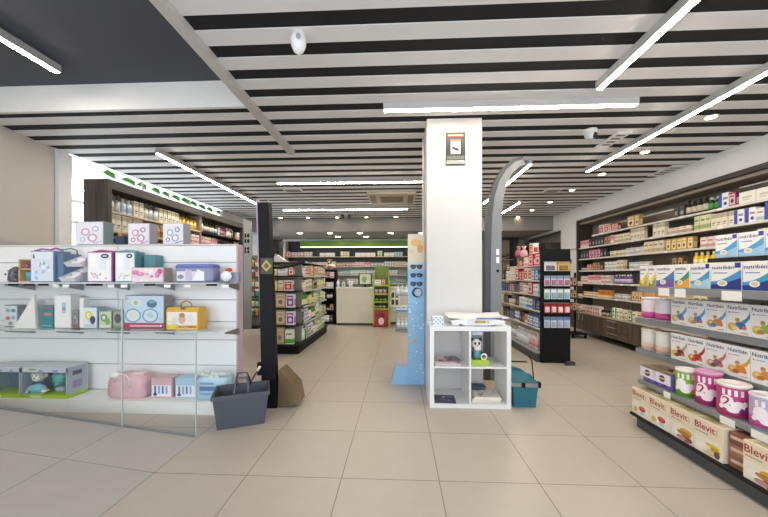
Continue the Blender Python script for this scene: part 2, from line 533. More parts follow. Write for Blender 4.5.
# motion detector, dome camera, vents
x, y = hit(298.5, 40, CZ - .05)
t = empty('motion_detector', (x, y, CZ - .005), 0, 'white egg-shaped motion detector on the ceiling slats', 'detector')
b = MB(); b.lathe([(.03, 0), (.05, -.015), (.056, -.05), (.05, -.09), (.034, -.125), (.012, -.142), (0, -.144)], WHITE_GLOSS, 18); b.build('body', t)
b = MB(); b.ball((.015, -.05, -.055), (.018, .012, .022), mat('#a9a9a4', .3)); b.build('lens', t)
b = MB(); b.lathe([(.04, .004), (.04, -.004)], WHITE, 16); b.build('mount', t)
x, y = hit(590, 134, CZ - .05)
t = empty('dome_camera', (x, y, CZ - .005), 0, 'white dome security camera with dark lens under the slats', 'camera')
b = MB(); b.lathe([(.075, 0), (.075, -.02), (.065, -.04)], WHITE, 18); b.build('base', t)
b = MB(); b.ball((0, 0, -.055), (.06, .06, .055), mat('#cfd2d4', .2), 16); b.build('dome', t)
b = MB(); b.ball((.03, -.035, -.07), .032, mat('#141416', .1), 12); b.build('lens', t)
def vent(u, v, w, d, label):
    x, y = hit(u, v, CZ)
    t = empty('ceiling_vent', (x, y, CZ - .006), 0, label, 'vent', 'small ceiling grilles')
    b = MB(); b.box(-w / 2, w / 2, -d / 2, d / 2, -.02, 0, SLAT); b.build('frame', t)
    b = MB()
    for q in range(4): b.box(-w / 2 + .03, w / 2 - .03, -d / 2 + d * (q + .6) / 5, -d / 2 + d * (q + .9) / 5, -.024, -.020, CHAR)
    b.build('grille', t)
vent(612, 139, .16, .45, 'slim white ceiling grille beside the dome camera')
vent(666, 170, .2, .5, 'long ceiling grille next to the shelf wall bulkhead')
vent(552, 190, .3, .3, 'small square ceiling grille beyond the dome camera')
vent(293, 189.5, .35, .22, 'small ceiling grille ahead of the tall black gate post')
x, y = hit(346, 213, CZ)
t = empty('twin_spotlight', (x, y, CZ - .005), 0, 'twin dark spotlight hanging between the crossing lamps and counter', 'lamp')
b = MB(); b.box(-.12, .12, -.03, .03, -.03, 0, ALU); b.build('bracket', t)
for sx in (-1, 1):
    b = MB(); b.lathe([(.03, -.03), (.05, -.06), (.05, -.14), (.03, -.15)], CHAR, 12, (sx * .09, 0, 0)); b.build('spot_head', t)

# ================================================================== PRODUCT SHAPES (front towards -y, base at z = 0)
CACHE = {}
def cached(fn):
    def w(*a):
        k = (fn.__name__,) + a
        if k not in CACHE: CACHE[k] = fn(*a).mesh(fn.__name__)
        return CACHE[k]
    return w
def M_(c): return mat(c, .42, 0, .03)
@cached
def carton(w, d, h, c1, c2, style='band', c3='#5a5a60'):
    b = MB(); x, y = w / 2, d / 2; e = .0006
    b.rbox(-x, x, -y, y, 0, h, M_(c1), .0015)
    if style == 'band':
        b.box(-x - e, x + e, -y - e, y + e, h * .08, h * .36, M_(c2))
        b.pq(-x * .7, x * .7, h * .62, h * .74, -y - e, M_(c3))
    elif style == 'top':
        b.box(-x - e, x + e, -y - e, y + e, h * .68, h * .96, M_(c2))
        b.pq(-x * .6, x * .6, h * .3, h * .4, -y - e, M_(c3)); b.pq(-x * .6, x * .3, h * .18, h * .24, -y - e, M_(c3))
    elif style == 'panel':
        b.pq(-x * .8, x * .8, h * .12, h * .88, -y - e, M_(c2)); b.pd(0, h * .38, x * .45, h * .16, -y - 2 * e, M_(c3)); b.pq(-x * .6, x * .6, h * .66, h * .76, -y - 2 * e, M_(c1))
        b.add([(-x - e, y * .7, h * .15), (-x - e, -y * .7, h * .15), (-x - e, -y * .7, h * .6), (-x - e, y * .7, h * .6)], [(0, 1, 2, 3)], M_(c2))
        b.add([(x + e, -y * .7, h * .15), (x + e, y * .7, h * .15), (x + e, y * .7, h * .6), (x + e, -y * .7, h * .6)], [(0, 1, 2, 3)], M_(c2))
    elif style == 'stripe':
        b.box(-x - e, -x * .3, -y - e, y + e, h * .0 + .001, h - .001, M_(c2)); b.pq(-x * .1, x * .85, h * .55, h * .7, -y - e, M_(c3)); b.pd(x * .35, h * .28, x * .35, h * .12, -y - e, M_(c2))
    return b
@cached
def bottle(r, h, c1, cap, lab):
    b = MB()
    b.lathe([(r * .92, 0), (r, .006), (r, h * .66), (r * .82, h * .74), (r * .38, h * .80), (r * .38, h * .84)], M_(c1), 12)
    b.lathe([(r + .0006, h * .14), (r + .0006, h * .54)], M_(lab), 12)
    b.lathe([(r * .46, h * .83), (r * .46, h * .985), (r * .40, h)], M_(cap), 12)
    return b
@cached
def pump_bottle(r, h, c1, cap, lab):
    b = MB()
    b.lathe([(r * .95, 0), (r, .006), (r, h * .66), (r * .5, h * .72), (r * .4, h * .74)], M_(c1), 12)
    b.lathe([(r + .0006, h * .12), (r + .0006, h * .56)], M_(lab), 12)
    b.lathe([(r * .42, h * .73), (r * .42, h * .82), (r * .14, h * .83), (r * .14, h * .94)], M_(cap), 10)
    b.box(-r * .28, r * .28, -r * 1.0, r * .3, h * .94, h, M_(cap))
    return b
@cached
def jar(r, h, c1, lid, lab):
    b = MB()
    b.lathe([(r * .94, 0), (r, .005), (r, h * .68), (r * .94, h * .7)], M_(c1), 14)
    b.lathe([(r + .0006, h * .15), (r + .0006, h * .55)], M_(lab), 14)
    b.lathe([(r * 1.02, h * .7), (r * 1.03, h * .97), (r * .98, h)], M_(lid), 14)
    return b
@cached
def tube_pack(w, h, c1, cap, lab):
    b = MB(); n = 14; vs = []
    zs = [(h * .17, 1.0, .62), (h * .5, 1.02, .5), (h * .8, 1.05, .28), (h, 1.08, .05)]
    for z, a, d in zs:
        for i in range(n):
            t = 2 * pi * i / n
            vs.append((w / 2 * a * cos(t), w / 2 * d * sin(t), z))
    fs = [(k * n + i, k * n + (i + 1) % n, k * n + n + (i + 1) % n, k * n + n + i) for k in range(3) for i in range(n)] + [tuple(3 * n + i for i in range(n))]
    b.add(vs, fs, M_(c1), True)
    b.lathe([(w * .44, 0), (w * .47, .003), (w * .45, h * .17)], M_(cap), 14, sy=.7)
    vs2 = []
    for z, q in ((h * .42, 1), (h * .66, 0)):
        a = 1.02 + .03 * (z / h); d = .54 if q else .40
        for i in range(n):
            t = 2 * pi * i / n
            vs2.append((w / 2 * (a + .02) * cos(t), w / 2 * (d + .02) * sin(t), z))
    b.add(vs2, [(i, (i + 1) % n, n + (i + 1) % n, n + i) for i in range(n)], M_(lab), True)
    return b
@cached
def pouch(w, d, h, c1, c2, c3):
    b = MB(); n = 16; vs = []
    P = [(0, .92, .8), (h * .1, 1, 1), (h * .5, 1, .95), (h * .85, .96, .5), (h * .95, .95, .08), (h, .95, .05)]
    def sq(t): 
        c, s = cos(t), sin(t); q = max(abs(c), abs(s)) ** .8
        return c / q, s / q
    for z, a, dd in P:
        for i in range(n):
            c, s = sq(2 * pi * i / n)
            vs.append((w / 2 * a * c, d / 2 * dd * s, z))
    for k in range(len(P) - 1):
        b2 = [(k * n + i, k * n + (i + 1) % n, k * n + n + (i + 1) % n, k * n + n + i) for i in range(n)]
        b.add(vs[k * n:(k + 2) * n], [(i, (i + 1) % n, n + (i + 1) % n, n + i) for i in range(n)], M_(c2 if k in (1,) else c1 if k < 4 else c3), True)
    b.add(vs[:n], [tuple(range(n - 1, -1, -1))], M_(c1)); b.add(vs[-n:], [tuple(range(n))], M_(c3))
    return b
@cached
def can(r, h, c1, c2, lid):
    b = MB()
    b.lathe([(r * .97, 0), (r, .004), (r, h * .9), (r * .98, h * .92)], M_(c1), 20)
    b.lathe([(r + .0006, h * .1), (r + .0006, h * .45)], M_(c2), 20)
    b.lathe([(r * 1.02, h * .9), (r * 1.03, h * .97), (r * .97, h), (r * .9, h), (r * .88, h * .985)], M_(lid), 20)
    return b
@cached
def blister(w, h, card, blob, head):
    b = MB()
    b.box(-w / 2, w / 2, 0, .003, 0, h, M_(card)); b.pq(-w / 2 + .002, w / 2 - .002, h * .7, h * .98, -.0005, M_(head))
    b.frust(w * .75, h * .55, w * .6, h * .42, 0, .02, M_(blob))
    n = 8
    for i in range(len(b.v) - n, len(b.v)):
        x, y, z = b.v[i]; b.v[i] = (x, -z, y + h * .36)
    return b
@cached
def multipack(w, d, h, c1, c2):
    b = MB()
    for i in range(2):
        for z in range(2):
            b.rbox(-w / 2 + i * w / 2 + .002, -w / 2 + (i + 1) * w / 2 - .002, -d / 2, d / 2, z * h / 2, (z + 1) * h / 2 - .001, M_(c1), .003)
            b.pq(-w / 2 + i * w / 2 + .008, -w / 2 + (i + 1) * w / 2 - .008, z * h / 2 + .008, z * h / 2 + h * .3, -d / 2 - .0006, M_(c2))
    return b

# catalogue: key -> (mesh maker, args, object name, description, category, width)
CAT = {}
KINDNAME = {'creamtall': 'cosmetics_carton', 'cream': 'cosmetics_carton', 'white': 'medicine_carton', 'bluewhite': 'medicine_carton', 'blue': 'medicine_carton', 'whitegreen': 'herbal_carton', 'green': 'herbal_carton', 'palegreen': 'herbal_carton', 'gold': 'gift_carton', 'goldbig': 'gift_carton', 'redbig': 'gift_carton', 'tanframe': 'sandal_carton', 'tantall': 'sandal_carton', 'pink': 'make_up_carton', 'palepink': 'make_up_carton', 'magenta': 'make_up_carton', 'black': 'perfume_carton', 'navy': 'perfume_carton', 'brown': 'perfume_carton'}
KINDNAME['tanframe'] = KINDNAME['tantall'] = 'tan_carton'
def cat_(key, fn, args, name, desc, cat, w): CAT[key] = (fn, args, KINDNAME.get(key, name), desc, cat, w)
cat_('cream', carton, (.085, .07, .17, '#e6dcc6', '#c9b58e', 'band', '#8c7a5e'), 'product_box', 'cream carton with tan band', 'box', .085)
cat_('creamtall', carton, (.07, .06, .20, '#ece4d2', '#bfb39a', 'top', '#8d8474'), 'product_box', 'tall cream carton', 'box', .07)
cat_('white', carton, (.08, .06, .16, '#efeeeb', '#b9c6d2', 'band', '#8a97a6'), 'product_box', 'white carton with grey-blue band', 'box', .08)
cat_('whitepurple', carton, (.12, .07, .19, '#efeef2', '#3d48b4', 'stripe', '#8f8aa8'), 'product_box', 'white and violet-blue carton', 'box', .12)
cat_('whitehouse', carton, (.17, .12, .20, '#efece4', '#1f1d1c', 'top', '#c9c1b4'), 'product_box', 'large white carton with black roof band', 'box', .17)
cat_('whitegreen', carton, (.09, .06, .18, '#edf0e6', '#4d9c4f', 'stripe', '#2f6d3a'), 'product_box', 'white and green carton', 'box', .09)
cat_('green', carton, (.085, .06, .16, '#3c8f46', '#dfe8d2', 'panel', '#245f2c'), 'product_box', 'green carton with pale panel', 'box', .085)
cat_('palegreen', carton, (.07, .06, .19, '#d9ddb6', '#9fb070', 'band', '#7d8a55'), 'product_box', 'pale green carton', 'box', .07)
cat_('gold', carton, (.085, .07, .19, '#c9a05a', '#efe0b6', 'panel', '#8d6429'), 'product_box', 'gold carton with cream panel', 'box', .085)
cat_('goldbig', carton, (.19, .11, .22, '#b98f4e', '#efe3c4', 'panel', '#7a4f25'), 'product_box', 'big gold gift carton', 'box', .19)
cat_('red', carton, (.085, .06, .15, '#a8302b', '#eadfd6', 'panel', '#c7443c'), 'product_box', 'dark red carton with pale panel', 'box', .085)
cat_('redwhite', carton, (.14, .09, .17, '#e8e2dd', '#c5372f', 'panel', '#e9c4b5'), 'product_box', 'white carton with red picture', 'box', .14)
cat_('pink', carton, (.09, .07, .15, '#dfa3ae', '#f0dcdd', 'band', '#b2586d'), 'product_box', 'pink carton with pale band', 'box', .09)
cat_('palepink', carton, (.09, .06, .15, '#efdcd8', '#d79aa3', 'band', '#b66b7b'), 'product_box', 'pale pink carton', 'box', .09)
cat_('magenta', carton, (.08, .06, .16, '#a02f66', '#e7c6d3', 'panel', '#5e1c3e'), 'product_box', 'magenta carton', 'box', .08)
cat_('black', carton, (.09, .07, .18, '#222124', '#57535a', 'panel', '#a9a3a5'), 'product_box', 'black carton', 'box', .09)
cat_('brown', carton, (.09, .07, .17, '#6b4a36', '#c8a98a', 'panel', '#412a1d'), 'product_box', 'brown carton', 'box', .09)
cat_('orange', carton, (.09, .06, .15, '#d98c3c', '#f0d9ae', 'band', '#a9521f'), 'product_box', 'orange carton', 'box', .09)
cat_('blue', carton, (.09, .06, .16, '#3f76b5', '#e3ebf2', 'panel', '#274b80'), 'product_box', 'blue carton with white panel', 'box', .09)
cat_('bluewhite', carton, (.10, .06, .15, '#e3ebf2', '#4d84c4', 'band', '#2b5a9c'), 'product_box', 'white carton with blue band', 'box', .10)
cat_('navy', carton, (.11, .07, .15, '#2b3048', '#7f8fb6', 'panel', '#171a2a'), 'product_box', 'navy carton', 'box', .11)
cat_('teal', carton, (.08, .06, .16, '#4f9a98', '#dceae6', 'panel', '#2c6d6d'), 'product_box', 'teal carton', 'box', .08)
cat_('yellowbox', carton, (.10, .08, .16, '#e3c94a', '#f6ecc0', 'panel', '#b58d22'), 'product_box', 'yellow carton', 'box', .10)
cat_('whitebig', carton, (.16, .10, .13, '#eceae7', '#d6c9cd', 'band', '#a993a0'), 'product_box', 'wide white carton', 'box', .16)
cat_('redbig', carton, (.17, .10, .19, '#c62f35', '#efd9d4', 'panel', '#8c1c22'), 'product_box', 'big red carton with pale panel', 'box', .17)
cat_('tanframe', carton, (.16, .09, .24, '#b99f7d', '#d8c7a9', 'panel', '#8d7452'), 'product_box', 'tan carton with pale panel', 'box', .16)
cat_('tantall', carton, (.15, .09, .275, '#b89d7c', '#cdb795', 'panel', '#96805f'), 'product_box', 'tall tan carton', 'box', .15)
cat_('greenwhite', carton, (.13, .09, .24, '#e9ece4', '#55a83a', 'band', '#6a9c4b'), 'product_box', 'white carton with bright green band', 'box', .13)
cat_('violetwhite', carton, (.13, .08, .22, '#efeaf0', '#8c4aa0', 'panel', '#e9dcee'), 'product_box', 'white carton with violet panel', 'box', .13)
cat_('creamjar', jar, (.045, .09, '#ebe3d3', '#e7ddca', '#c9b999'), 'product_jar', 'cream jar', 'jar', .09)
cat_('whitejar', jar, (.05, .11, '#eeece8', '#dcdad6', '#c4cbd0'), 'product_jar', 'white jar', 'jar', .10)
cat_('pinkjar', jar, (.045, .10, '#e9c9c9', '#e6d7d3', '#cf8b98'), 'product_jar', 'pink jar', 'jar', .09)
cat_('orangejar', jar, (.045, .10, '#c98a4b', '#e6d8c1', '#edd9b4'), 'product_jar', 'amber jar with cream lid', 'jar', .09)
cat_('greenjar', jar, (.045, .10, '#4c5b2c', '#1f2415', '#8aa04f'), 'product_jar', 'dark green jar', 'jar', .09)
cat_('darkjar', jar, (.042, .11, '#3a2b27', '#211a19', '#c8b7a2'), 'product_jar', 'dark jar with beige label', 'jar', .084)
cat_('darkbottle', bottle, (.036, .20, '#2a221d', '#171514', '#d5cdbd'), 'product_bottle', 'dark bottle with pale label', 'bottle', .072)
cat_('greenbottle', bottle, (.036, .19, '#22331f', '#d9d6c8', '#4aa54a'), 'product_bottle', 'dark green bottle, green label', 'bottle', .072)
cat_('yellowbottle', bottle, (.036, .21, '#e0c13a', '#efe6b4', '#f1e6a6'), 'product_bottle', 'yellow bottle', 'bottle', .072)
cat_('whitebottle', bottle, (.036, .19, '#efefee', '#d0d4d6', '#aac3d6'), 'product_bottle', 'white bottle with blue label', 'bottle', .072)
cat_('purplebottle', bottle, (.036, .19, '#6e4f98', '#efe9f2', '#d9c9e6'), 'product_bottle', 'purple bottle', 'bottle', .072)
cat_('clearbottle', bottle, (.042, .24, '#cfdbe0', '#e9eef0', '#eef3f5'), 'product_bottle', 'pale clear bottle', 'bottle', .084)
cat_('pinkbottle', bottle, (.036, .19, '#dd8fa6', '#f0e3e5', '#f3dfe3'), 'product_bottle', 'pink bottle', 'bottle', .072)
cat_('goldbottle', bottle, (.04, .21, '#cf9a2e', '#3c2a16', '#efcf72'), 'product_bottle', 'golden bottle with brown cap', 'bottle', .08)
cat_('pumpwhite', pump_bottle, (.038, .21, '#eae8e3', '#cfccc6', '#b7c2bd'), 'product_bottle', 'white pump bottle', 'bottle', .076)
cat_('pumpgrey', pump_bottle, (.038, .21, '#aeb4b2', '#6d7274', '#d5d8d4'), 'product_bottle', 'grey pump bottle', 'bottle', .076)
cat_('tubered', tube_pack, (.06, .17, '#c23a3f', '#f0e7e4', '#f0d3cf'), 'product_tube', 'red tube', 'tube', .065)
cat_('tubepink', tube_pack, (.06, .17, '#e59ab4', '#f4e9ec', '#f9e3ea'), 'product_tube', 'pink tube', 'tube', .065)
cat_('tubeblue', tube_pack, (.06, .17, '#5a7fc0', '#eaeef5', '#dde6f3'), 'product_tube', 'blue tube', 'tube', .065)
cat_('tubewhite', tube_pack, (.06, .17, '#efefed', '#b8c9d6', '#a9c39a'), 'product_tube', 'white tube', 'tube', .065)
cat_('pouchgold', pouch, (.12, .07, .19, '#c9a667', '#8c5b2f', '#e6cf98'), 'product_pouch', 'gold brown pouch', 'pouch', .12)
cat_('pouchwhite', pouch, (.13, .08, .18, '#eef0f2', '#a9c6de', '#dfe6ea'), 'product_pouch', 'white and blue pouch', 'pouch', .13)
cat_('pouchgreen', pouch, (.13, .08, .22, '#4d7c35', '#e0d9b5', '#7fae57'), 'product_pouch', 'leafy green pouch', 'pouch', .13)
cat_('clearpink', bottle, (.045, .25, '#e6d5d8', '#f2eeee', '#e3a7ad'), 'product_bottle', 'pale bottle with pink label', 'bottle', .09)
cat_('multi', multipack, (.14, .08, .16, '#eadfd9', '#c98d95'), 'product_multipack', 'pale shrink-wrapped four-pack', 'pack', .14)

PROTO = {}
def place(key, x, y, z, rot, label, group, sc=1.0):
    fn, args, name, desc, cat, w = CAT[key]
    if key in PROTO:
        o = PROTO[key].copy()
    else:
        o = bpy.data.objects.new(name, fn(*args))
        PROTO[key] = o
    COL.objects.link(o)
    o.location = (x, y, z); o.rotation_euler = (0, 0, rot); o.scale = (sc, sc, sc)
    return tag(o, label, cat, group)
def row(phrase, end, start, direction, length, rot, seq, gap=.018, depth=None, group=None, sc=1.0, vary=False):
    """stands a row of products on a shelf; start = first point along the shelf's front line, direction = unit vector along it"""
    d = Vector((*direction, 0)); inw = Vector((-sin(rot), cos(rot), 0))
    pos, i = 0.0, 0
    for key, n in seq:
        if key == '_':
            pos += n; continue
        sk = sc
        if vary: sc = min(sk * random.uniform(.95, 1.2), .222 / (CAT[key][1][2] if CAT[key][0] in (carton, pouch, multipack) else CAT[key][1][1]))
        w = CAT[key][5] * sc
        a = CAT[key][1]
        dep = a[1] if key in CAT and CAT[key][0] in (carton, pouch, multipack) else a[0] * 2
        dep *= sc
        for q in range(n):
            if pos + w > length: break
            p = Vector(start) + d * (pos + w / 2) + inw * (dep / 2 + .012 + random.uniform(0, .012))
            i += 1
            place(key, p.x, p.y, p.z + .0015, rot + random.uniform(-.05, .05), '%s on %s, %s from %s' % (CAT[key][3], phrase, nth(i), end), group or 'products on ' + phrase, sc)
            pos += w + gap
        sc = sk

# ================================================================== LONG WALL OF SHELVES (right)
before_ = set(COL.objects)
YF = 7.92
t = empty('wall_shelving', (XR, 5.4, 0), 0, 'long built-in wall shelving with dark frame, full of boxes and bottles', 'shelving')
def part(mb, name, parent, label=None):
    """mesh given in world coordinates, parented to a thing (or to a part that was itself made by part())"""
    top = parent if parent.parent is None else parent.parent
    inv = (Matrix.Translation(top.location) @ top.rotation_euler.to_matrix().to_4x4()).inverted()
    mb.v = [tuple(inv @ Vector(p)) for p in mb.v]
    return mb.build(name, parent, label)
b = MB(); b.box(XR - .03, XR + .35, 2.3, YF, 2.55, 2.612, WOODH); b.box(XR - .03, XR + .35, YF - .05, YF, .49, 2.55, WOODF); part(b, 'frame', t)
b = MB(); b.box(XR + .33, XR + .355, 2.3, YF - .05, .49, 2.55, mat('#827a6e', .6)); part(b, 'back_panel', t)
b = MB(); b.box(XR + .03, XR + .30, 2.3, YF - .05, 2.50, 2.548, mat('#8d8478', .6)); part(b, 'soffit_panel', t)
SHELFM = mat('#a5a29c', .3, 0, .04)
EDGE = mat('#dedbd5', .35, 0, .03)
RZ = [2.18, 1.925, 1.66, 1.38, 1.09, .775]
for z in RZ:
    b = MB(); y1 = YF - .055 if z != 2.18 else 7.35
    b.box(XR + .012, XR + .328, 2.3, y1, z - .022, z, SHELFM); b.box(XR, XR + .012, 2.3, y1, z - .026, z + .004, EDGE)
    s_ = part(b, 'shelf', t)
    yy = 7.3
    while yy > 3.6:
        if random.random() < .5:
            bb = MB(); bb.box(XR - .003, XR - .0005, yy - .07, yy, z - .03, z + .006, PRICE); part(bb, 'price_tag', s_)
        yy -= random.choice((.3, .45))
for q, yy in enumerate((6.55, 5.2, 3.9)):
    b = MB(); b.box(XR + .31, XR + .329, yy - .012, yy + .012, .5, 2.5, STEEL); part(b, 'upright', t)
b = MB(); b.box(XR + .10, XR + .12, 3.0, 7.3, 2.34, 2.355, ALU); part(b, 'hanging_rail', t)
def rrow(k, name, seq, y0=YF - .09, gap=.010, sc=1.0):
    row('%s long-wall shelf' % name, 'far end', (XR + .006, y0, RZ[k]), (0, -1), y0 - 3.1, -pi / 2, seq, gap, sc=sc, vary=True)
rrow(0, 'top', [('_', .72), ('redwhite', 2), ('red', 3), ('_', .25), ('goldbig', 1), ('gold', 1), ('_', .75), ('black', 2), ('darkbottle', 4), ('greenbottle', 2), ('whitepurple', 1), ('magenta', 1), ('_', .03), ('whitehouse', 2), ('redwhite', 2), ('cream', 4)])
rrow(1, 'second highest', [('pink', 3), ('black', 5), ('brown', 2), ('pink', 1), ('cream', 5), ('creamtall', 4), ('_', .2), ('creamtall', 3), ('creamjar', 4), ('_', .06), ('palegreen', 3), ('creamtall', 4), ('whitepurple', 2), ('white', 1), ('whitepurple', 2), ('black', 1), ('darkbottle', 3), ('green', 3), ('greenbottle', 2), ('creamtall', 5)])
rrow(2, 'third highest', [('black', 3), ('magenta', 4), ('black', 2), ('_', .08), ('creamjar', 4), ('whitejar', 4), ('cream', 4), ('_', .05), ('gold', 5), ('_', .12), ('palepink', 3), ('creamjar', 4), ('cream', 2), ('whitegreen', 3), ('green', 2), ('red', 4), ('darkjar', 4), ('cream', 4)])
rrow(3, 'fourth highest', [('darkjar', 3), ('red', 2), ('brown', 3), ('_', .15), ('white', 4), ('cream', 2), ('_', .10), ('whitejar', 4), ('_', .5), ('brown', 2), ('_', .15), ('yellowbottle', 8), ('pinkbottle', 2), ('tubered', 3), ('tubepink', 2), ('tubeblue', 3), ('tubered', 5)])
rrow(4, 'fifth highest', [('palepink', 3), ('pink', 4), ('multi', 2), ('_', .1), ('purplebottle', 6), ('_', .2), ('greenjar', 4), ('_', .25), ('gold', 4), ('creamjar', 5), ('cream', 4)])
rrow(5, 'lowest', [('_', .08), ('orangejar', 6), ('orange', 4), ('_', .05), ('whitejar', 4), ('_', .08), ('gold', 3), ('pouchgold', 4), ('creamtall', 6), ('cream', 4), ('pink', 3)])

# drawer cabinets under the shelves
XD = 3.85
ydr = [7.27, 6.27, 5.27, 4.27, 3.27]
for i in range(4):
    ya, yb = ydr[i + 1], ydr[i]
    t = empty('drawer_cabinet', (XD + .25, (ya + yb) / 2, .115), 0, 'hung grey oak drawer cabinet below the wall shelves, %s from the far end' % nth(i + 1), 'cabinet', 'drawer cabinets under the wall shelves')
    b = MB(); b.box(XD + .022, XR + .33, ya + .001, yb - .001, .115, .465, WOODG); part(b, 'carcass', t)
    if i % 2 == 0:
        for q in range(2):
            yq = ya + .004 + q * .499
            d = MB(); d.box(XD, XD + .02, yq, yq + .492, .12, .462, WOODG); dd = part(d, 'door', t)
            h = MB(); hy = yq + (.40 if q == 0 else .04); h.box(XD - .012, XD, hy, hy + .012, .32, .44, ALU)
            part(h, 'handle', dd)
    else:
        for q in range(3):
            zq = .12 + q * .115
            d = MB(); d.box(XD, XD + .02, ya + .004, yb - .004, zq, zq + .111, WOODG); dd = part(d, 'drawer', t)
            h = MB(); h.box(XD - .012, XD, (ya + yb) / 2 - .12, (ya + yb) / 2 + .12, zq + .075, zq + .085, ALU)
            part(h, 'handle', dd)
b = MB(); b.box(XD - .01, XR + .33, 2.3, 7.29, .466, .49, mat('#b9ada0', .35)); 
tag(b.build('display_ledge'), 'pale continuous ledge on top of the drawer cabinets', 'worktop')
row('pale drawer ledge', 'far end', (XD + .03, 7.24, .49), (0, -1), 3.95, -pi / 2,
    [('white', 2), ('pink', 2), ('palepink', 3), ('multi', 2), ('darkjar', 2), ('_', .1), ('whitegreen', 2), ('cream', 2), ('green', 1), ('cream', 2), ('orangejar', 2), ('palepink', 1), ('creamjar', 5), ('whitejar', 3), ('_', .5), ('creamtall', 6), ('pink', 4)], .02)

for o in set(COL.objects) - before_:
    if o.parent is None: o.location.y += .19

# ================================================================== NEAR RIGHT DISPLAY (infant food)
before_ = set(COL.objects)
GR = mat('#4a4c50', .5, 0, .05); GRL = mat('#8d9093', .45, .2, .05)
t = empty('gondola_shelving', (2.4, 1.6, 0), 0, 'grey metal gondola shelving holding infant cereal cartons and milk tins', 'shelving')
b = MB(); b.box(1.985, 2.62, .3, 2.66, 0, .085, GR); b.box(1.955, 2.62, .3, 2.70, .085, .105, DARK); part(b, 'base', t)
b = MB(); b.box(2.62, 2.65, .3, 2.74, .105, 1.36, mat('#d9d2c4', .6)); part(b, 'back_panel', t)
def gshelf(x0, z, y1, th=.03, mt=GRL, tags=(), name='shelf'):
    b = MB(); b.box(x0 + .012, 2.62, .3, y1, z - th, z, mt); b.box(x0, x0 + .012, .3, y1, z - th - .012, z, mt)
    s_ = part(b, name, t)
    if tags:
        for y_, w_ in tags:
            bb = MB(); bb.box(x0 - .004, x0 - .001, y_ - w_, y_, z - th - .03, z - .004, PRICE); part(bb, 'price_tag', s_)
gshelf(2.035, .375, 2.72, .02, GRL, [(2.45, .06), (2.02, .09), (1.84, .09), (1.5, .1)])
gshelf(2.207, .585, 2.985, .035, GRL)
gshelf(2.207, .865, 2.985, .035, GRL)
gshelf(2.075, 1.160, 2.78, .035, GRL, [(2.55, .10), (2.40, .09), (2.05, .12), (1.78, .12)])
gshelf(2.40, 1.385, 2.50, .02, DARK)
for yy in (1.2, 2.3):
    b = MB(); b.box(2.60, 2.619, yy - .02, yy + .02, .1, 1.5, STEEL); part(b, 'upright', t)

NAVY = mat('#27337c', .4, 0, .02); OFFW = mat('#f1efec', .35, 0, .015); REDM = mat('#b3202c', .4, 0, .03)
def cereal(wave, p1, p2, p3):
    b = MB(); w, d, h = .143, .06, .205; y = -d / 2 - .0006
    b.rbox(-w / 2, w / 2, -d / 2, d / 2, 0, h, OFFW, .0015)
    b.pt('Nutribén', -w * .44, h * .80, w * .84, y - .0004, NAVY)
    b.pd(-w * .38, h * .70, .006, .006, y, M_(wave)); b.pq(-w * .30, w * .08, h * .695, h * .715, y, M_('#8a93b8'))
    wv = [(w * .5, h * .80), (w * .47, h * .70), (w * .40, h * .58), (w * .28, h * .46), (w * .10, h * .38), (-.05 * w, h * .34), (w * .15, h * .32), (w * .36, h * .42), (w * .5, h * .56)]
    for i in range(1, 4):
        b.pp([wv[i - 1], wv[i], wv[8 - i if i > 1 else 8]] if i > 1 else [wv[0], wv[1], wv[8]], y, M_(wave))
    b.pp([wv[1], wv[2], wv[7], wv[8]], y, M_(wave)); b.pp([wv[2], wv[3], wv[6], wv[7]], y, M_(wave)); b.pp([wv[3], wv[4], wv[5], wv[6]], y, M_(wave))
    b.pd(-w * .02, h * .46, w * .10, h * .075, y - .0004, M_('#dcae8a'))
    b.pd(-w * .02, h * .49, w * .10, h * .05, y - .0006, M_('#c08b55'))
    b.pd(w * .10, h * .30, w * .24, h * .12, y - .0004, M_(p1)); b.pd(-w * .24, h * .24, w * .20, h * .13, y - .0006, M_(p2)); b.pd(-w * .10, h * .20, w * .16, h * .07, y - .0008, M_(p3))
    b.pd(w * .28, h * .24, w * .10, h * .06, y - .0008, M_('#d67a5c')); b.pq(w * .12, w * .42, h * .06, h * .09, y, M_('#d9a35f'))
    b.pd(-w * .24, h * .28, w * .09, h * .05, y - .001, M_('#e9cf8a'))
    return b
def near_box(mb, name, x, y, z, rot, label, cat, group):
    o = mb.build(name); o.location = (x, y, z); o.rotation_euler = (0, 0, rot)
    return tag(o, label, cat, group)
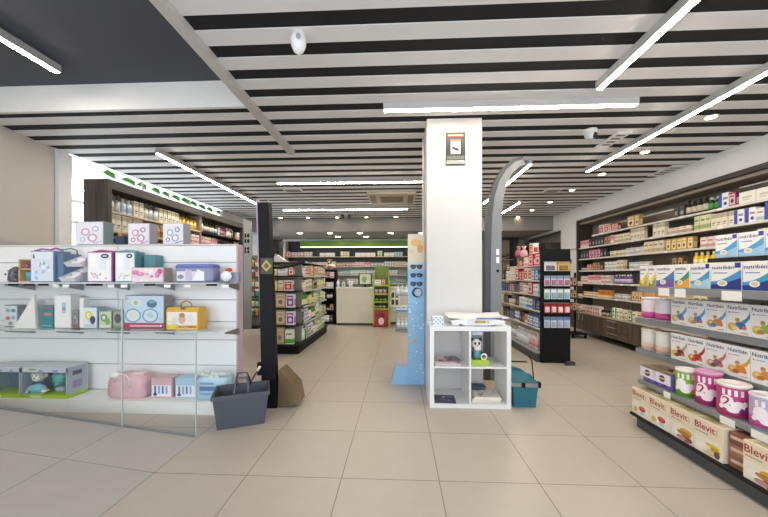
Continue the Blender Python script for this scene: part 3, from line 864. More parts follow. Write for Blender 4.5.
rows_ = [
    (.866, 'upper', [('#5f9fd0', '#3f86c8', '#c9a878', '#e3c9a0', 'a sky-blue wave'), ('#5f9fd0', '#3f86c8', '#d8b57a', '#c08b55', 'a sky-blue wave and oats'), ('#6aa0cc', '#c88a55', '#c9a05f', '#4a8ac2', 'a pale blue wave'), ('#4f8fb4', '#2f73b8', '#d9b23f', '#efe0a2', 'a blue-green wave and bananas'), ('#7ab07a', '#8bbf4a', '#e3c24f', '#c08b55', 'green fruit picture'), ('#5f9fd0', '#3f86c8', '#c9a878', '#e3c9a0', 'a blue wave, sixth in line'), ('#7ab07a', '#8bbf4a', '#e3c24f', '#c08b55', 'green fruit, seventh in line')]),
    (.586, 'lower', [('#b9a2a8', '#7a3b42', '#e3c74a', '#8d4a32', 'yellow and brown fruit'), ('#a52b3c', '#b0363a', '#c98a3c', '#c64a34', 'a deep red wave'), ('#b77f6a', '#8d6470', '#c9a27f', '#6d4f5a', 'a mauve-brown picture'), ('#e0a33a', '#d98c2f', '#e3b24f', '#a8682f', 'an orange wave'), ('#e0a33a', '#d9923a', '#e0b24f', '#b87a3c', 'orange fruit, fifth in line'), ('#a52b3c', '#b0363a', '#c98a3c', '#c64a34', 'a red wave, sixth in line'), ('#b77f6a', '#8d6470', '#c9a27f', '#6d4f5a', 'mauve picture, seventh in line')])]
CER = {}
for z, nm, ls in rows_:
    y = 2.605
    for i, (a, p1, p2, p3, ds) in enumerate(ls):
        o = near_box(cereal(a, p1, p2, p3), 'cereal_carton', 2.242, y - .0725, z, -pi / 2 + random.uniform(-.02, .02), 'white infant cereal carton with %s, %s carton shelf' % (ds, nm), 'box', 'infant cereal cartons')
        y -= .1475
# tins at the far end of those shelves
def tin(r, h, body, low, label, deco=None, lid='#e9e7e4'):
    t_ = MB(); t_.lathe([(r * .97, 0), (r, .004), (r, h * .9), (r * .985, h * .92)], M_(body), 24); t_.lathe([(r + .0006, h * .04), (r + .0006, h * .34)], M_(low), 24)
    if deco: deco(t_, r, h)
    return t_
def curve_print(b, pts, r, mt):
    """polygon (angle along the wall of the tin in metres, z) wrapped on a tin of radius r; front is -y"""
    vs = []
    for x, z in pts:
        a = x / r - pi / 2
        vs.append((r * cos(a), r * sin(a), z))
    b.add(vs, [tuple(range(len(pts)))], mt)
def curve_text(b, txt, x0, z0, w, r, mt, h):
    vs, fs, asp = letters(txt)
    out = []
    for a, q in vs:
        an = (x0 + a * w) / r - pi / 2
        out.append((r * cos(an), r * sin(an), z0 + q * h))
    b.add(out, fs, mt)
def make_tin(x, y, z, rot, r, h, body, low, label, deco=None, lid='#e9e7e4', group='infant milk tins'):
    t_ = empty('milk_tin', (x, y, z + .001), rot, label, 'tin', group)
    tin(r, h, body, low, label, deco).build('can', t_)
    b = MB(); b.lathe([(r * 1.02, h * .90), (r * 1.03, h * .97), (r * .98, h), (r * .9, h), (r * .88, h * .985), (0, h * .985)], M_(lid), 24)
    b.build('lid', t_)
for i, (y, x) in enumerate(((2.905, 2.285), (2.745, 2.285))):
    make_tin(x, y, .586, -pi / 2, .068, .19, '#eae6e0', '#dcb9a5', 'pale tin with beige-pink foot, %s lower carton shelf end' % ('outer on' if i == 0 else 'inner on'), lid='#e6dcc9')
    make_tin(x, y, .866, -pi / 2, .068, .19, '#e8e0e6', '#c2468c', 'pale tin with magenta foot, %s upper carton shelf end' % ('outer on' if i == 0 else 'inner on'), lid='#dcd8da')
def curve_disc(b, cx, cz, rx, rz, r, mt):
    n = 12; vs = []
    for i in range(n + 1):
        x = cx - rx + 2 * rx * i / n
        q = rz * sqrt(max(0, 1 - ((x - cx) / rx) ** 2)); a = x / r - pi / 2
        vs += [(r * cos(a), r * sin(a), cz - q), (r * cos(a), r * sin(a), cz + q)]
    b.add(vs, [(2 * i, 2 * i + 2, 2 * i + 3, 2 * i + 1) for i in range(n)], mt)
def splash(col, two=True):
    def f(b, r, h):
        mt = M_('#f6eef2'); R = r + .0012
        for cx, cz, rx, rz in ((-.028, .45, .034, .21), (.026, .36, .03, .15), (.0, .24, .03, .10), (.055, .44, .014, .08), (-.055, .28, .014, .07)): curve_disc(b, cx, h * cz, rx, h * rz, R, mt)
        for i in range(4): curve_print(b, [(-.05 + i * .028, h * .66), (-.035 + i * .028, h * .66), (-.035 + i * .028, h * .84), (-.05 + i * .028, h * .84)], R, mt)
        if two: curve_text(b, '2', -.050, h * .34, .040, r + .0024, M_('#b01c4a'), h * .27)
        curve_disc(b, .04, h * .22, .012, h * .09, R + .0006, M_(col))
    return f
make_tin(2.115, 2.345, .376, -pi / 2 + .72, .066, .195, '#7fb83a', '#5f9f2c', 'bright green milk tin with white lid on the tin shelf', splash('#c9a23c', False))
make_tin(2.125, 2.195, .376, -pi / 2 + .72, .070, .225, '#c03a82', '#a82c70', 'taller pink milk tin with white numeral patch, beside green tin', splash('#6a2d7c'), '#d79ac0')
make_tin(2.118, 2.02, .376, -pi / 2 + .72, .078, .20, '#c0407f', '#b13a6f', 'wide pink milk tin with white lid and numeral', splash('#6a2d7c'), '#eae6e4')
make_tin(2.128, 1.845, .376, -pi / 2 + .72, .072, .19, '#b9aecb', '#c04a8c', 'lavender and pink milk tin, nearest on the tin shelf', splash('#6a2d7c', False), '#dcd7e2')
make_tin(2.128, 1.675, .376, -pi / 2 + .72, .072, .19, '#8f7fc0', '#6d5aa8', 'violet milk tin beyond the lavender one', splash('#6a2d7c', False), '#dcd7e2')
make_tin(2.28, 2.11, .376, -pi / 2 + .3, .06, .15, '#b23a6a', '#8f2c58', 'dark pink tin standing behind the two pink ones', None, '#b64a7a')
# purple twin packs
def twin(x, y, label):
    t_ = empty('yoghurt_pack', (x, y, .376), -pi / 2, label, 'pack', 'purple twin packs')
    for sx in (-1, 1):
        b = MB(); b.lathe([(.03, 0), (.033, .005), (.036, .115), (.032, .12)], M_('#7a5fb0'), 14, (sx * .037, 0, 0)); b.build('pot', t_)
    b = MB(); b.box(-.076, .076, -.038, -.036, .035, .115, M_('#e9e3ee')); b.pd(0, .075, .03, .025, -.0385, M_('#3a2a7a')); b.pq(-.03, .03, .070, .082, -.0392, M_('#e6d04a')); b.box(-.076, .076, -.038, .038, .119, .124, M_('#7d6a55')); b.build('sleeve', t_)
twin(2.09, 2.637, 'purple pot twin pack, outer at the tin shelf end'); twin(2.18, 2.637, 'purple pot twin pack set behind the outer one'); twin(2.09, 2.49, 'purple pot twin pack beside the green milk tin')
# top row of large cartons
def formula(cup, low, sq, w, h=.175):
    b = MB(); d = .09; y = -d / 2 - .0006
    b.rbox(-w / 2, w / 2, -d / 2, d / 2, 0, h, OFFW, .003)
    b.pt('nutribén', -w * .44, h * .76, w * .72, y - .0004, NAVY, h * .13)
    if sq: b.pq(w * .30, w * .49, h * .80, h * .98, y - .0003, M_(sq))
    pts = [(-w / 2, h * .02), (w / 2, h * .02), (w / 2, h * .72)]
    n = 8
    arc = [(w / 2 - w * q / n, h * (.74 - .44 * math.sin(pi / 2 * q / n))) for q in range(n + 1)]
    for q in range(n):
        b.pp([(arc[q][0], h * .02), arc[q], arc[q + 1], (arc[q + 1][0], h * .02)], y, M_(cup))
        b.pp([(arc[q][0], h * .02), (arc[q][0], h * .02 + (arc[q][1] - h * .02) * .6), (arc[q + 1][0], h * .02 + (arc[q + 1][1] - h * .02) * .6), (arc[q + 1][0], h * .02)], y - .0003, M_(low))
    b.pd(-w * .1, h * .24, w * .17, h * .11, y - .0006, OFFW); b.pd(-w * .1, h * .24, w * .12, h * .07, y - .0009, M_('#d9c79a')); b.pq(-w * .40, w * .06, h * .60, h * .64, y, M_('#8d97bf'))
    b.box(-w / 2 - .0006, -w / 2, -d * .4, d * .4, h * .1, h * .5, M_(cup)); return b
fr = [('#e6d04a', '#c9b02f', None, .09, 'yellow patch, outermost on the eye-level shelf'), ('#e6cf55', '#9c9a4a', None, .075, 'yellow-olive patch, second on the eye-level shelf'),
      ('#3f7fb8', '#7a57a8', None, .165, 'blue and violet swoosh'), ('#3a9a78', '#e8a83a', None, .125, 'green and orange swoosh'), ('#4fa0cc', '#a8cfe6', '#27337c', .145, 'sky-blue swoosh and navy square'), ('#4a93cc', '#24357f', '#3a3a9a', .19, 'deep navy swoosh'), ('#3aa0c8', '#24357f', '#24357f', .17, 'teal and navy swoosh'), ('#4fa0cc', '#a8cfe6', '#27337c', .16, 'pale swoosh, eighth on the eye-level shelf')]
y = 2.765
for cup, low, sq, w, ds in fr:
    near_box(formula(cup, low, sq, w), 'formula_carton', 2.13, y - w / 2, 1.161, -pi / 2 + random.uniform(-.02, .02), 'white infant milk carton with ' + ds, 'box', 'infant milk cartons on the eye-level shelf')
    y -= w + .006
y = 2.465
for i in range(6):
    w = .16
    near_box(formula('#4f9fd6', '#9cc6e6', '#3a4aa0', w, .17), 'formula_carton', 2.47, y - w / 2, 1.386, -pi / 2 + random.uniform(-.02, .02), 'white and light blue milk carton on the topmost shelf, %s from the far end' % nth(i + 1), 'box', 'light blue cartons on the topmost shelf')
    y -= w + .008
# big cereal boxes on the base
CREAM = mat('#e9dcc2', .4, 0, .02)
def blevit(kind):
    b = MB(); w, d, h = .186, .1, .214; y = -d / 2 - .0006
    b.rbox(-w / 2, w / 2, -d / 2, d / 2, 0, h, CREAM, .002)
    b.pq(-w * .49, w * .49, h * .02, h * .5, y, M_('#efe6d6'))
    b.pt('Blevit', -w * .46, h * .70, w * .72, y - .0004, REDM); b.pq(w * .30, w * .32, h * .66, h * .86, y, M_('#c9a27f')); b.pq(-w * .44, w * .02, h * .60, h * .63, y, M_('#a8917a'))
    if kind == 0:
        b.pd(w * .12, h * .22, w * .22, h * .16, y - .0004, M_('#f3f1ee')); b.pd(w * .12, h * .30, w * .19, h * .10, y - .0006, M_('#c53a2c')); b.pd(w * .12, h * .33, w * .14, h * .05, y - .0008, M_('#de6a4a')); b.pd(w * .12, h * .14, w * .16, h * .05, y - .0007, M_('#bcd0dc'))
        b.pd(-w * .28, h * .2, w * .13, h * .1, y - .0004, M_('#d9b56a'))
    elif kind == 1:
        b.pd(w * .2, h * .34, w * .25, h * .09, y - .0004, M_('#d8a22f')); b.pd(w * .12, h * .26, w * .3, h * .07, y - .0006, M_('#b5803a')); b.pd(w * .22, h * .12, w * .24, h * .10, y - .0005, M_('#8d4a4a')); b.pd(-w * .2, h * .22, w * .2, h * .11, y - .0004, M_('#f3efe6')); b.pd(w * .0, h * .10, w * .2, h * .07, y - .0007, M_('#c7898d'))
    else:
        b.pd(w * .18, h * .34, w * .26, h * .05, y - .0004, M_('#e3c42f')); b.pd(w * .26, h * .25, w * .18, h * .07, y - .0006, M_('#caa032')); b.pd(w * .12, h * .12, w * .3, h * .09, y - .0004, M_('#d9c9b0')); b.pd(-w * .2, h * .2, w * .2, h * .12, y - .0004, M_('#f6f0e2')); b.pd(w * .32, h * .14, w * .1, h * .1, y - .0007, M_('#6d4a3a'))
    b.add([(-w * .48, -d * .4, h + .0006), (w * .48, -d * .4, h + .0006), (w * .48, d * .4, h + .0006), (-w * .48, d * .4, h + .0006)], [(0, 1, 2, 3)], M_('#b7a98a'))
    b.add([(-w * .3, -d * .25, h + .001), (w * .2, -d * .25, h + .001), (w * .2, d * .2, h + .001), (-w * .3, d * .2, h + .001)], [(0, 1, 2, 3)], M_('#8f8a62'))
    return b
yb = 2.695
for i, (kd, ds) in enumerate([(0, 'a red-topped bowl, outermost on the base'), (0, 'a red-topped bowl, second on the base'), (1, 'orange cereal and a pink bowl'), (2, 'bananas and milk'), (None, ''), (1, 'cereal and milk, fifth on the base'), (2, 'orange and yellow picture, sixth on the base'), (0, 'a red bowl, seventh on the base')]):
    if kd is None:
        t_ = MB()
        for q in range(3): t_.rbox(-.045, .045, -.04, .04, q * .07, (q + 1) * .07 - .002, M_(('#8d5f50', '#a0705e', '#7d5245')[q]), .002); t_.pq(-.035, .035, q * .07 + .03, q * .07 + .05, -.0408, M_('#d8b8a4'))
        near_box(t_, 'brown_sachet_box', 2.04, yb - .05, .106, -pi / 2 + .1, 'slim brown carton between the big cereal cartons on the base', 'box', None)
        yb -= .115; continue
    near_box(blevit(kd), 'big_cereal_carton', 2.02, yb - .093, .106, -pi / 2 + random.uniform(-.03, .03), 'large cream cereal carton with ' + ds, 'box', 'large cream cereal cartons on the base')
    near_box(blevit(kd), 'big_cereal_carton', 2.13, yb - .093, .106, -pi / 2 + random.uniform(-.02, .02), 'cream cereal carton in the second line, behind ' + ds.split(',')[0].replace('a red-topped', ('first' if i == 0 else 'second') + ' red-topped').replace('orange cereal and a', 'orange cereal,').replace('cereal and milk', 'cereal and milk') + ('' if i < 5 else ', near end'), 'box', 'large cream cereal cartons on the base')
    yb -= .1895

for o in set(COL.objects) - before_:
    if o.parent is None: o.location.y += .10

# ================================================================== GREY OAK UNIT ALONG THE WINDOWS (left)
XU = -3.41
t = empty('window_shelving', (XU, 5.4, 0), 0, 'tall dark oak shelving unit standing along the side windows', 'shelving')
y0, y1 = 3.61, 6.9
b = MB(); b.box(XU - .30, XU, y0, y0 + .05, 0, 2.395, WOODF); part(b, 'side_panel', t)
b = MB(); b.box(XU - .30, XU, y1 - .05, y1, 0, 2.395, WOODF); part(b, 'side_panel', t)
b = MB(); b.box(XU - .30, XU, y0 + .05, y1 - .05, 2.29, 2.395, WOODH); part(b, 'top_panel', t)
b = MB(); b.box(XU - .30, XU - .275, y0 + .05, y1 - .05, 0, 2.30, mat('#b09d84', .6)); part(b, 'back_panel', t)
b = MB(); b.box(XU - .27, XU - .02, 5.40, 5.43, 0, 2.30, mat('#a8967e', .6)); part(b, 'divider', t)
CRE = mat('#d3c3aa', .5)
for z in (2.03, 1.80, 1.55, 1.28, .95, .6, .15):
    b = MB(); b.box(XU - .272, XU - .02, y0 + .055, 5.395, z - .02, z, CRE); part(b, 'shelf', t)
    b = MB(); b.box(XU - .272, XU - .02, 5.435, y1 - .055, z - .02, z, DARK); part(b, 'shelf', t, 'dark shelf')
def lrow(z, nm, seq, yy=y0 + .07):
    row('%s window-unit shelf' % nm, 'entrance end', (XU - .022, yy, z), (0, 1), (5.39 if yy < 5.4 else y1 - .06) - yy, pi / 2, seq, .014)
lrow(2.03, 'top', [('pumpgrey', 2), ('whitebottle', 2), ('creamtall', 2), ('pumpgrey', 3), ('creamtall', 5), ('goldbottle', 5), ('cream', 3), ('redwhite', 2), ('_', .08), ('red', 2)], y0 + .07)
lrow(2.03, 'far half top', [('pumpgrey', 1), ('darkbottle', 5), ('blue', 1), ('tubered', 3), ('pinkbottle', 2), ('greenbottle', 1), ('tubewhite', 1), ('_', .05), ('palepink', 4), ('orange', 2)], 5.45)
lrow(1.80, 'second', [('creamtall', 6), ('white', 2), ('pouchgold', 2), ('orange', 3), ('tubered', 3), ('palepink', 4)], y0 + .07)
lrow(1.80, 'far half second', [('palepink', 3), ('pink', 2), ('darkjar', 6), ('brown', 4)], 5.45)
lrow(1.55, 'third', [('purplebottle', 2), ('darkbottle', 2), ('teal', 2), ('green', 2), ('cream', 6)], y0 + .07)

# ================================================================== WHITE SLAT-WALL DISPLAY (left front)
PY = 3.08
x_r = gx(236.5, PY)
t = empty('white_display_wall', (-2.6, PY, 0), 0, 'white slat-wall display with glass shelves and a low plinth', 'shelving')
zs = [.115, .385, .715, 1.015, 1.255, 1.385, 1.553]
zs = [.115, .37, .62, .80, 1.015, 1.385, 1.553]
b = MB()
for q in range(len(zs) - 1):
    for xa, xb in ((-4.6, gx(118, PY) - .003), (gx(118, PY) + .003, x_r)):
        b.box(xa, xb, PY, PY + .02, zs[q] + .004, zs[q + 1] - .004, WHITE_GLOSS)
part(b, 'slat_panel', t)
b = MB(); b.box(-4.6, x_r - .004, PY + .02, PY + .105, 0, 1.553, mat('#a6a5a4', .5)); part(b, 'core', t)
b = MB(); b.box(x_r, x_r + .012, PY - .004, PY + .108, 0, 1.556, mat('#c3adb8', .35)); part(b, 'end_panel', t, 'pinkish end panel')
b = MB(); b.box(-4.6, x_r, PY - .004, PY + .108, 1.5535, 1.5635, WHITE); part(b, 'top_panel', t)
b = MB()
xs = gx(74, 2.80)
b.box(-4.6, xs - .002, 2.80, PY, 0, .114, WHITE); b.box(xs + .002, x_r, 2.80, PY, 0, .114, WHITE)
part(b, 'plinth', t)
b = MB(); b.box(-4.6, gx(136, 2.82), 2.82, PY, 1.178, 1.192, mat('#c8cbd6', .25)); part(b, 'shelf', t)
b = MB(); b.box(gx(136, 2.82) + .01, x_r - .03, 2.82, PY, 1.178, 1.190, mat('#c0c3cc', .25)); part(b, 'shelf', t)
b = MB(); b.box(-4.6, x_r - .03, 2.80, PY, .742, .752, GLASS); b.box(-4.6, x_r - .03, 2.797, 2.80, .742, .752, GLASS_EDGE); part(b, 'shelf', t, 'glass shelf')
for z in (1.176, .740):
    for u in (20, 70, 118, 165, 232):
        x = gx(u, 2.95)
        b = MB(); b.prism([(2.83, z), (PY, z), (PY, z - .07), (2.83, z - .014)], 0, x - .006, x + .006, STEEL); part(b, 'bracket', t)
for u in (14, 30, 44, 92, 98, 150, 212):
    x = gx(u, 2.82); b = MB(); b.box(x - .05, x + .05, 2.812, 2.816, 1.160, 1.178, DARK); part(b, 'label_strip', t)
for u in (57, 67, 112, 125, 168, 188, 226):
    x = gx(u, 2.82); b = MB(); b.box(x - .03, x + .03, 2.808, 2.812, 1.145, 1.172, PRICE); part(b, 'price_tag', t)

SY = 2.95
def lx(u): return gx(u, SY - .06)
def bag_box(x0, x1, z, h, d, front, side, label, cat='box', deco=None, y=SY, name='gift_box', group=None, rz=0.0, film=False):
    w = x1 - x0
    t_ = empty(name, ((x0 + x1) / 2, y, z + .001), rz, label, cat, group)
    b = MB(); b.rbox(-w / 2, w / 2, -d / 2, d / 2, 0, h, M_(side), .004); b.pq(-w * .47, w * .47, h * .03, h * .97, -d / 2 - .0006, M_(front)); b.build('carton', t_)
    if deco:
        b = MB(); deco(b, w, h, -d / 2 - .0014); b.build('printed_front', t_)
    return t_
# on top of the white wall
def swirl(c1, c2):
    def f(b, w, h, y):
        b.pq(-w * .45, w * .45, h * .05, h * .95, y + .0004, M_('#e6e4ec'))
        for cx, cz, r, c in ((-.15, .55, .16, c1), (.2, .68, .12, c2), (.1, .3, .18, c1), (-.25, .22, .1, c2)):
            b.pd(w * cx, h * cz, w * r, h * r, y, M_(c)); b.pd(w * cx, h * cz, w * r * .6, h * r * .65, y - .0004, M_('#f0eef3'))
        b.pp([(w * .1, h * .04), (w * .45, h * .14), (w * .45, h * .18), (w * .1, h * .08)], y - .0004, M_(c2))
    return f
TY = PY + .064
bag_box(gx(75, PY), gx(108, PY) - .05, 1.564, .235, .115, '#dfdde8', '#7f959c', 'pale printed carton with slate side on top of white wall, by dark unit', deco=swirl('#c9a3b8', '#a9bcd2'), y=TY)
bag_box(gx(127, PY), gx(149, PY), 1.564, .215, .11, '#e4d9e6', '#a8a7b2', 'pink swirl carton on top of the white display wall', deco=swirl('#c58fb0', '#b8427f'), y=TY)
bag_box(gx(162, PY), gx(183, PY), 1.564, .215, .11, '#e2e4ec', '#9fa3ad', 'blue swirl carton on top of the white display wall', deco=swirl('#9db2cc', '#4f6f9c'), y=TY)
t_ = MB(); t_.box(-.045, .045, -.03, .03, 0, .09, M_('#2c3550')); t_.box(-.02, .02, -.032, .028, .09, .12, M_('#a87b3c'))
near_box(t_, 'perfume_box', gx(117, PY), TY, 1.564, 0, 'small navy carton on top of the white wall between printed cartons', 'box', None)

# upper shelf
Z1 = 1.192
def d_bag(b, w, h, y):
    b.pq(-w * .42, w * .40, h * .06, h * .74, y + .0004, M_('#d6e0ee'))
    for i in range(16): b.pd(random.uniform(-.36, .34) * w, random.uniform(.12, .68) * h, w * .06, h * .06, y - .0002 * i / 4, M_(random.choice(('#f2f3f6', '#a9bcd9', '#c9d3e6', '#dcbcb4', '#8fa9cc'))))
def ribbon(t_, w, h, d, c):
    b = MB(); b.tube([(-w * .45, -d * .35, h - .0), (-w * .25, -d * .2, h + .02), (0, 0, h + .015), (w * .2, 0, h + .03), (w * .42, d * .1, h + .012)], .009, M_(c), 6)
    b.tube([(-w * .3, -d * .2, h), (-w * .38, -d * .5, h - .04), (-w * .33, -d * .52, h - .07)], .008, M_(c), 6); b.build('ribbon', t_)
# small items at the far left
t_ = empty('soft_pouch', (lx(9), SY, Z1), 0, 'grey patterned soft pouch at the left end of the upper shelf', 'pouch')
b = MB(); b.lathe([(.05, 0), (.065, .02), (.06, .09), (.04, .13), (.015, .15)], M_('#5b5961'), 14, sx=.8); b.build('body', t_)
b = MB()
for i in range(10): b.ball((.045 * cos(i * 1.9), -.045 + .01 * sin(i), .02 + .011 * i), .009, M_(('#8f8d96', '#3a3940')[i % 2]), 8)
b.build('pattern', t_)
t_ = empty('stacking_toy', (lx(25), SY, Z1), 0, 'wooden framed toy set with a teal cup, beside the gift bag', 'toy')
WD = mat('#c9b187', .5)
b = MB(); b.box(-.066, .066, .03, .06, 0, .22, WD); b.box(-.066, .066, -.06, .03, .0, .012, WD); b.box(-.066, .066, -.06, .03, .118, .13, WD); b.box(-.066, .066, -.06, .03, .208, .22, WD); b.box(-.066, -.054, -.06, .03, .012, .208, WD); b.build('frame', t_)
b = MB(); b.lathe([(.038, .013), (.042, .09), (.039, .095)], M_('#5fa3b5'), 16, (.018, -.015, 0)); b.build('cup', t_)
b = MB(); b.ball((-.02, -.02, .155), .024, M_('#b0668f')); b.ball((.038, -.02, .155), .024, M_('#4f8ea0')); b.build('ball', t_)
# big gift bag, slate side
w = lx(56) - lx(33)
t_ = bag_box(lx(33), lx(56), Z1, .295, .16, '#dfe5f0', '#6f8ba3', 'blue and white baby gift bag with purple ribbon', 'bag', d_bag, name='gift_bag')
ribbon(t_, w, .295, .16, '#a0529a')
t_ = bag_box(lx(57.2), lx(63.5) , Z1, .27, .17, '#5d7f9b', '#6a86a0', 'slate blue carrier bag standing beside the blue gift bag', 'bag', None, name='gift_bag', y=SY + .03, rz=-.1)
b = MB(); b.tube([(-.02, -.05, .27), (-.02, -.045, .31), (.01, 0, .325), (.02, .045, .31), (.02, .05, .27)], .006, M_('#4f6d88'), 6); b.build('handle', t_)
# tilted open tray set
t_ = empty('tray_set', (lx(75.3), SY - .01, Z1 + .001), .0, 'white slanted stack of open gift trays with folded cloths', 'box')
for q in range(2):
    b = MB(); o_ = q * .05
    z = .005 + q * .14
    fl = MB()
    b.add([(-.09 + o_, -.09, z), (.04 + o_, -.09, z), (.05 + o_, .07, z), (-.075 + o_, .07, z), (-.105 + o_, -.11, z + .035), (.05 + o_, -.11, z + .035), (.06 + o_, .08, z + .125), (-.085 + o_, .08, z + .125)], [(0, 3, 2, 1), (0, 1, 5, 4), (1, 2, 6, 5), (2, 3, 7, 6), (3, 0, 4, 7)], M_('#d9d8dc'))
    b.build('tray', t_)
    fl.box(-.07 + o_, .035 + o_, -.07, .05, z + .008, z + .05, M_('#f0eeef')); fl.box(-.04 + o_, .04 + o_, -.04, .05, z + .05, z + .085, M_('#e3dde4')); fl.build('folded_cloth', t_)
def d_set(tint):
    def f(b, w, h, y):
        b.pq(-w * .42, w * .42, h * .05, h * .92, y + .0004, M_('#eef0f4'))
        b.pp([(-w * .42, h * .5), (-w * .1, h * .5), (-w * .14, h * .9), (-w * .38, h * .9)], y, M_('#f7f6f4')); b.pp([(-w * .02, h * .4), (w * .28, h * .4), (w * .24, h * .8), (.0, h * .8)], y, M_('#e2e8f2'))
        b.pq(-w * .4, w * .4, h * .08, h * .36, y - .0002, M_('#f2efee'))
        for i in range(10): b.pd(random.uniform(-.34, .34) * w, random.uniform(.12, .32) * h, w * .04, h * .03, y - .0005, M_(tint))
        b.pd(w * .22, h * .86, w * .16, h * .075, y - .0008, M_('#33343a')); b.pd(w * .22, h * .86, w * .10, h * .03, y - .0012, M_('#cfd0d4'))
    return f
t_ = bag_box(lx(87), lx(112), Z1, .285, .12, '#e9e6ee', '#a6648f', 'baby layette carton with magenta sides and black oval', deco=d_set('#d9a9b4'))
b = MB(); b.tube([(-.1, -.02, .283), (-.03, -.01, .30), (.05, 0, .292), (.11, .01, .286)], .012, M_('#a8568f'), 6); b.build('ribbon', t_)
t_ = bag_box(lx(115), lx(135), Z1, .285, .12, '#e8ecee', '#5f8c96', 'baby layette carton with teal sides and black oval', deco=d_set('#c9d8c4'))
b = MB(); b.tube([(-.1, -.02, .283), (-.02, -.01, .30), (.08, 0, .288)], .012, M_('#8fb0c4'), 6); b.build('ribbon', t_)
t_ = bag_box(lx(136.2), lx(149), Z1, .26, .10, '#5b8a96', '#578592', 'teal carton leaning between layette carton and pink pack', 'box', None, y=SY + .072, rz=-.04)
def d_pink(b, w, h, y):
    for i in range(22): b.pd(random.uniform(-.42, .34) * w, random.uniform(.12, .85) * h, w * .06, h * .08, y - .0001 * i, M_(random.choice(('#e6a9c0', '#f4ecef', '#cfdbe6', '#d67fa8', '#efe6ea', '#b9d0d2'))))
t_ = bag_box(lx(136), lx(168), Z1, .135, .12, '#ead9df', '#b8a99c', 'low clear pack of pink and white baby things with pink bow', 'pack', d_pink, y=SY - .055)
b = MB(); b.ball((-.11, -.066, .09), (.035, .012, .02), M_('#e08ab0')); b.ball((-.06, -.066, .075), (.03, .012, .02), M_('#e29abb')); b.build('bow', t_); b = MB(); b.ball((.12, -.064, .10), (.025, .012, .025), M_('#cf5c92')); b.ball((.10, -.068, .075), (.02, .01, .03), M_('#e08ab0')); b.build('bow', t_)
# blue zip case
t_ = empty('baby_case', ((lx(177) + lx(214)) / 2, SY - .02, Z1 + .001), 0, 'violet-blue and clear zip case on the upper shelf', 'case')
w = lx(214) - lx(177)
b = MB(); b.rbox(-w / 2, w / 2, -.075, .075, .0, .165, M_('#8d8fae'), .02); b.build('body', t_)
b = MB(); b.pq(-w * .44, w * .30, .012, .10, -.0756, M_('#dcd9e4')); b.pp([(w * .0, .015), (w * .3, .015), (w * .3, .09), (w * .12, .12)], -.0762, M_('#f0eef2')); b.pp([(-w * .2, .02), (-w * .02, .02), (-w * .04, .11), (-w * .2, .12)], -.0764, M_('#c7b9d2')); b.pd(-w * .33, .05, .03, .02, -.0764, M_('#8d8aa8')); b.build('clear_window', t_)
b = MB(); b.rbox(-w / 2 - .002, w / 2 + .002, -.077, .077, .115, .168, M_('#5d6fb0'), .02); b.build('lid', t_)
# small dish toy
t_ = empty('baby_rattle', (lx(226), SY, Z1 + .001), 0, 'small white and red baby rattle set at the right end', 'toy')
b = MB(); b.ball((-.015, -.03, .055), (.055, .025, .05), M_('#eeeef0')); b.build('body', t_)
b = MB(); b.box(-.075, .085, -.0, .05, 0, .09, M_('#8f93a6')); b.build('tray', t_)
b = MB(); b.ball((.0, -.01, .115), (.035, .02, .018), M_('#cf4a3a')); b.build('knob', t_)

# middle glass shelf
Z2 = .7525
def pyr(t_): pass
t_ = empty('display_card', (lx(27), SY - .06, Z2), 0, 'white triangular display card on the glass shelf', 'card')
b = MB(); b.prism([(-.125, 0), (.10, 0), (.085, .32)], 1, -.012, .012, M_('#f2efec')); b.build('card', t_)
b = MB(); b.prism([(.02, .0), (.06, .0), (.075, .26)], 1, .012, .09, M_('#e2dfdc')); b.build('strut', t_)
def d_dots(b, w, h, y):
    for cx, cz, c in ((-.2, .75, '#8fb0cc'), (.2, .75, '#6f98bc'), (-.2, .4, '#cf6a76'), (.2, .42, '#9bb9cf'), (0, .15, '#8f9f7c')): b.pd(cx * w, cz * h, w * .18, h * .09, y, M_(c))
bag_box(gx(9, SY + .06), gx(24, SY + .06) - .02, Z2, .21, .08, '#dfe0e4', '#7b7f88', 'patterned baby carton at the glass shelf left end, behind white card', deco=d_dots, y=SY + .06)
def d_teal(b, w, h, y):
    b.pq(-w * .3, w * .4, h * .84, h * .93, y, M_('#b84a6a')); b.pq(-w * .2, w * .36, h * .55, h * .68, y, M_('#c98a6a')); b.pq(-w * .42, w * .42, h * .08, h * .13, y, M_('#6fc0c4'))
bag_box(lx(39), lx(51.5), Z2, .215, .09, '#2f8590', '#27727c', 'teal carton on the glass shelf right of white card', deco=d_teal)
def d_wht(b, w, h, y):
    b.pq(-w * .02, w * .22, h * .45, h * .78, y, M_('#b9cddc')); b.pd(w * .1, h * .6, w * .1, h * .06, y - .0004, M_('#8d9dac'))
bag_box(lx(52.5), lx(69), Z2, .315, .09, '#f3f2f1', '#e6e4e4', 'tall plain white carton on the glass shelf beside teal one', deco=d_wht)
def d_pic(c1, c2, c3):
    def f(b, w, h, y):
        b.pd(-w * .1, h * .62, w * .26, h * .22, y, M_(c1)); b.pd(w * .2, h * .4, w * .2, h * .2, y - .0003, M_(c2)); b.pq(-w * .42, w * .42, h * .06, h * .2, y - .0002, M_(c3)); b.pd(-w * .1, h * .62, w * .13, h * .12, y - .0006, M_('#e6e9e2'))
    return f
bag_box(lx(70.5), lx(75.5), Z2, .17, .07, '#8c8f92', '#77797c', 'narrow grey carton between tall white cartons', deco=d_pic('#4d4f55', '#a9a9a9', '#b24a4a'))
bag_box(lx(76.3), lx(80.5), Z2, .29, .06, '#f3f2f0', '#dedcda', 'slim tall white carton on the glass shelf', deco=None)
